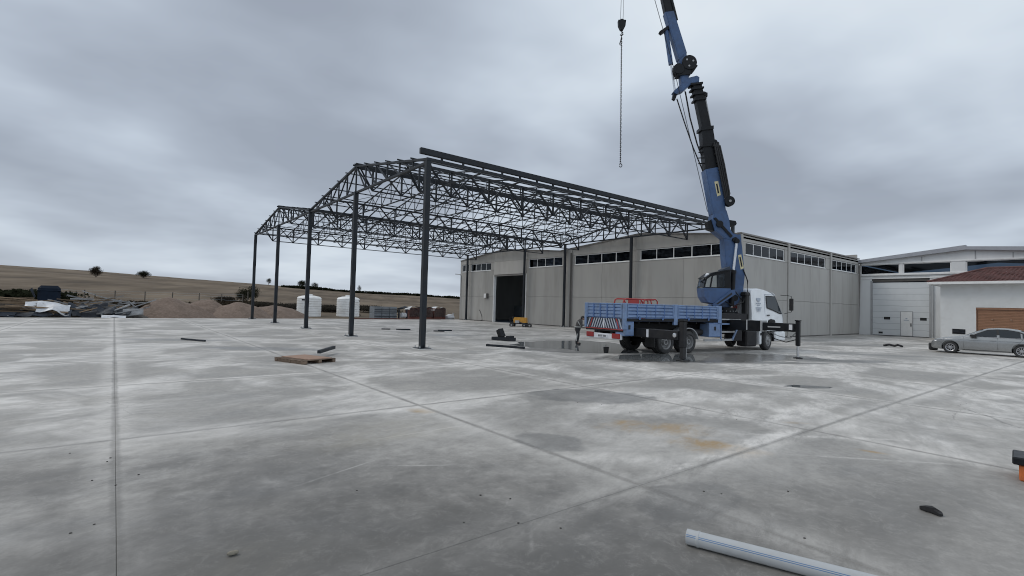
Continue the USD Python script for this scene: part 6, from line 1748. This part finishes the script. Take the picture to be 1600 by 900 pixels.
tree('round_tree', 146.5, 215, 3.9, 4.2, 'round brown tree alone on the skyline of the stubble hill', 'tree', 'leaf_brown', .05, 2200, 1)
tree('low_bush', 221, 240, 2.9, 5.0, 'low dark bush on the skyline right of the round tree', 'bush', 'leaf_dark', .03, 1600, 2)
tree('small_tree', 418, 320, 4.2, 3.4, 'small dark round tree on the skyline behind the two far columns', 'tree', 'leaf_dark', .18, 1300, 3)
tree('dark_tree', 471, 262, 4.4, 5.4, 'wide dark tree on the hill behind the left water tank', 'tree', 'leaf_dark', .05, 1500, 4)
tree('dark_tree', 490, 265, 3.9, 3.8, 'smaller dark tree on the hill at the right shoulder of the left water tank', 'tree', 'leaf_dark', .05, 1200, 5)
tree('narrow_tree', 560, 270, 4.2, 2.6, 'narrow dark tree on the hill behind the right water tank', 'tree', 'leaf_dark', .06, 1100, 6)
tree('grey_bush', 379, 118, 3.2, 3.6, 'grey green bush at the end of the fence, behind the farthest column', 'bush', 'leaf_dark', .06, 1300, 7)
tree('grey_bush', 392, 122, 3.6, 4.0, 'dark bush against the farthest column, right of the fence end', 'bush', 'leaf_dark', .06, 1300, 8)
for q, (px, dist, h, w) in enumerate(((352, 112, 1.6, 5), (415, 95, 1.5, 6), (446, 92, 1.3, 6), (510, 92, 1.2, 7), (575, 95, 1.3, 7), (600, 90, 1.0, 6))):
    tree('scrub_clump', px, dist, h, w, ('low grey green scrub behind the second and third gravel mounds', 'low grey green scrub on the slope right of the third gravel mound', 'low grey green scrub just left of the left water tank', 'low grey green scrub between the two water tanks', 'low grey green scrub just right of the right water tank', 'low grey green scrub behind the grey crates')[q], 'scrub', 'leaf_grey', .04, 1300, 20 + q, 'scrub clumps along the field edge')

# hedges: long masses of scrub along the field edges
def hedge(pxs, dist, h, w, lab, m, n, seed, size=.35):
    rg = np.random.default_rng(seed)
    pts = np.array([ray_ground(heading(px), dist + d) for px, d in pxs])
    t = rg.uniform(0, len(pts) - 1, n)
    i_ = np.minimum(t.astype(int), len(pts) - 2)
    p = pts[i_] + (pts[i_ + 1] - pts[i_]) * (t - i_)[:, None]
    hh = h * (.5 + meshkit.fbm(np.c_[p[:, :2] * .12, np.zeros(n)], 3, seed))
    p = p + np.c_[rg.normal(size=(n, 2)) * w, rg.uniform(0, 1, n) ** 1.4 * hh]
    a = rg.normal(size=(n, 3)); a /= np.linalg.norm(a, axis=1, keepdims=True)
    b = np.cross(a, rg.normal(size=(n, 3))); b /= np.linalg.norm(b, axis=1, keepdims=True)
    s = size * rg.uniform(.6, 1.4, (n, 1))
    v = np.stack([p - a * s, p + b * s * .6, p + a * s, p - b * s * .6], 1).reshape(-1, 3)
    o = np.arange(n)[:, None] * 4
    P('hedge', (v, np.vstack([o + [0, 1, 2], o + [0, 2, 3]])), m, label=lab, cat='hedge', kind='stuff')


hedge([(440, 0), (520, 0), (600, 0), (660, 0), (740, 0)], 255, 1.0, .5, 'thin dark hedge line running along the crest of the field towards the warehouse', 'leaf_dark', 5200, 3, .5)
hedge([(-60, 0), (0, 0), (50, 3), (110, 8)], 86, 1.7, 1.0, 'dark scrub bank behind the left end of the debris heap', 'leaf_dark', 4200, 4, .3)
hedge([(90, 0), (150, 0), (220, 2), (300, 6), (360, 10), (400, 20)], 88, .85, 1.3, 'low brown scrub strip along the foot of the wire fence', 'leaf_brown', 6500, 5, .24)

# fence
fe = T('wire_fence', 'wire fence on thin wooden posts along the foot of the hill', 'fence', ray_ground(heading(130), 92))
fpts = []
for px in (85, 130, 178, 225, 268, 310, 345, 378):
    b_ = ray_ground(heading(px), 92 + (px - 130) * .03)
    fpts.append(b_)
    P('post', tube([b_ - [0, 0, .3], b_ + [0.02, .03, 2.35]], np.array([.09, .075]), 7), 'fence_wood', fe)
for z in (.7, 1.3, 1.9, 2.25):
    P('wire', tube([b_ + [0, 0, z] for b_ in fpts], .012, 4), 'galvanised', fe)
# second, farther fence line seen as a pole by the bushes
P('leaning_pole', tube([ray_ground(heading(386), 112) + [0, 0, -.2], ray_ground(heading(385), 112) + [.1, 0, 2.6]], .09, 7), 'fence_wood', label='thin wooden pole among the bushes right of the fence', cat='pole')

# ------------------------------------------------ debris heap at the left
def dpt(px, dist, z=0.0):
    h_ = math.radians(heading(px))
    return np.array([dist * math.cos(h_), dist * math.sin(h_), z])


# rubble under the heap
gx, gy = np.meshgrid(np.linspace(-8, 116 - 0, 2), [0, 1])
hp = []
U, V = np.meshgrid(np.linspace(-20, 236, 90), np.linspace(57.5, 66, 26), indexing='ij')
vx = []
for a_, b_ in zip(U.ravel(), V.ravel()):
    h_ = math.radians(heading(a_))
    d_ = b_ / math.sin(h_)
    e = max(0.0, min(1, (b_ - 57.3) / 3.0)) * max(0.0, min(1, (66 - b_) / 3.0)) * max(0, min(1, (236 - a_) / 22))
    hh = (.45 + .5 * float(np.interp(a_, [-20, 30, 80, 120, 150, 200, 236], [1.6, 1.6, 1.5, 1.3, 1.9, 1.2, .3]))) * e ** .7
    vx.append((d_ * math.cos(h_), b_, -.2 + hh))
vx = np.array(vx)
vx[:, 2] += .55 * (meshkit.fbm(vx * 1.1, 5, 4) - .5) * (vx[:, 2] > -.1)
hf = []
for a_ in range(89):
    for b_ in range(25):
        o = a_ * 26 + b_
        hf += [[o, o + 26, o + 27], [o, o + 27, o + 1]]
P('rubble_heap', (vx, np.array(hf)), 'rubble', label='dark rubble and earth under the scrap heap at the left', cat='rubble', kind='stuff')


def on_heap(px, y):
    h_ = math.radians(heading(px))
    return np.array([y / math.tan(h_), y, 0.0])


def heap_z(p):
    k = np.argmin(((vx[:, :2] - p[:2]) ** 2).sum(1))
    return vx[k, 2]


rg = np.random.default_rng(21)
for q in range(26):
    px = rg.uniform(-14, 58)
    p = on_heap(px, rg.uniform(57.3, 60.5)); p[2] = max(heap_z(p), .1) + rg.uniform(.15, .75)
    a_ = rg.normal(0, .16) + (-.62 + .25)
    ln_ = rg.uniform(2.2, 4.8)
    d_ = np.array([math.cos(a_), math.sin(a_) * .4, rg.normal(.0, .07)]) * ln_ / 2
    P('timber_plank', bar(p - d_, p + d_, rg.uniform(.16, .26), rg.uniform(.05, .11)), 'plank_wood', label='weathered brown timber plank thrown on the scrap heap at the far left', cat='plank', group='planks on the scrap heap')
for q in range(52):
    px = rg.uniform(94, 216)
    p = on_heap(px, rg.uniform(57.2, 61.0)); p[2] = max(heap_z(p), 0) + rg.uniform(.05, .7)
    a_ = rg.uniform(-1.2, 1.0)
    ln_ = rg.uniform(1.0, 3.4)
    d_ = np.array([math.cos(a_), math.sin(a_) * .5, rg.normal(.0, .26)]) * ln_ / 2
    P('scrap_bar', bar(p - d_, p + d_, rg.uniform(.06, .14), rg.uniform(.06, .14)), 'scrap_grey' if q % 3 else 'plank_wood', label='bent metal bar or profile lying in the dark scrap right of the white sheets', cat='scrap bar', group='bars in the scrap heap')


def crumpled(name, px, y, z, w, h, m, lab, cat_, seed, tilt=.5, group=None, yaw=0.0):
    c = on_heap(px, y); c[2] = z
    n = 9
    gx, gy = np.meshgrid(np.linspace(-.5, .5, n), np.linspace(-.5, .5, n), indexing='ij')
    f1 = meshkit.noise(np.stack([gx * 2.6, gy * 2.6, gx * 0 + seed], -1), seed) - .5
    lx, ly, lz = gx * w, gy * h * math.cos(tilt), gy * h * math.sin(tilt) + f1 * .5 * min(w, h)
    x, y_ = lx * math.cos(yaw) - ly * math.sin(yaw), lx * math.sin(yaw) + ly * math.cos(yaw)
    v = np.stack([c[0] + x, c[1] + y_, c[2] + lz], -1).reshape(-1, 3)
    f = []
    for a_ in range(n - 1):
        for b_ in range(n - 1):
            o = a_ * n + b_
            f += [[o, o + n, o + n + 1], [o, o + n + 1, o + 1]]
    f = np.array(f)
    v2 = np.vstack([v, v - [0, 0, .03]])
    P(name, (v2, np.vstack([f, f[:, ::-1] + len(v)])), m, label=lab, cat=cat_, group=group)


crumpled('white_sheet', 83, 57.4, .8, 2.1, 1.35, 'sheet_white', 'large crumpled white sheet, biggest pale piece on the scrap heap', 'sheet', 3, .55)
crumpled('white_sheet', 56, 57.7, .95, 1.4, .8, 'sheet_white', 'smaller white sheet just left of the large crumpled one', 'sheet', 6, .7)
crumpled('white_sheet', 44, 57.6, .7, 1.0, .35, 'sheet_white', 'narrow white strip at the left end of the white sheets', 'sheet', 8, .4)
crumpled('white_sheet', 24, 57.0, .12, .9, .3, 'sheet_white', 'small white scrap flat on the ground in front of the dark sheets', 'sheet', 9, .2)
crumpled('grey_sheet', 208, 57.2, .5, 1.5, .7, 'scrap_grey', 'pale grey bent panel at the right end of the scrap heap', 'sheet', 12, 1.1)
crumpled('white_sheet', 178, 56.6, .12, 1.7, .8, 'sheet_white', 'flat white sheet on the yard edge above the long joint', 'sheet', 14, .12)
for q, (px, y, z, w, h) in enumerate(((22, 57.0, .28, 2.4, .6), (4, 57.1, .2, 1.6, .5), (66, 57.0, .3, 1.5, .7), (92, 57.1, .35, 1.6, .7), (112, 57.4, .4, 1.4, .9), (135, 57.3, .35, 2.0, .9), (160, 57.6, .6, 1.8, .9), (185, 57.5, .5, 1.9, .9), (150, 58.4, .95, 1.6, .8), (120, 58.2, .9, 1.2, .8), (198, 58.2, .7, 1.6, .7))):
    crumpled('dark_sheet', px, y, z, w, h, 'sheet_dark', 'dark crumpled sheet in the scrap heap, ' + ('front one below the small white scrap', 'at the very left edge', 'under the large white sheet', 'at the right corner of the large white sheet', 'short one right of the white sheets', 'front one at the middle of the heap', 'raised one in the middle of the bars', 'second from the pale bent panel', 'highest one at the back', 'back one behind the short dark sheet', 'nearest to the first gravel mound')[q], 'sheet', 30 + q, .6, 'dark sheets in the scrap heap', rg.uniform(-.5, .5))
nv = T('navy_container', 'dark navy blue plastic container standing behind the scrap heap', 'container', dpt(74, 66))
c = dpt(75, 66.0)
ang = math.radians(heading(75)) - math.pi / 2
_g = at2(c[0], c[1], ang)
fn = lambda x, y, z: _g(x * .78, y * .78, z * .93)
P('shell', place_mesh(box(-1.05, -.8, .2, 1.05, .8, 2.95, .28), fn), 'navy_plastic', nv)
P('rim', place_mesh(box(-1.1, -.85, 2.35, 1.1, .85, 2.5, .06), fn), 'navy_plastic', nv)
P('side_chute', place_mesh(hull([(-1.75, -.3, 2.5), (-1.55, -.3, 2.7), (-1.2, -.3, 1.8), (-1.3, -.3, 1.6), (-1.75, .3, 2.5), (-1.55, .3, 2.7), (-1.2, .3, 1.8), (-1.3, .3, 1.6)]), fn), 'sheet_dark', nv)
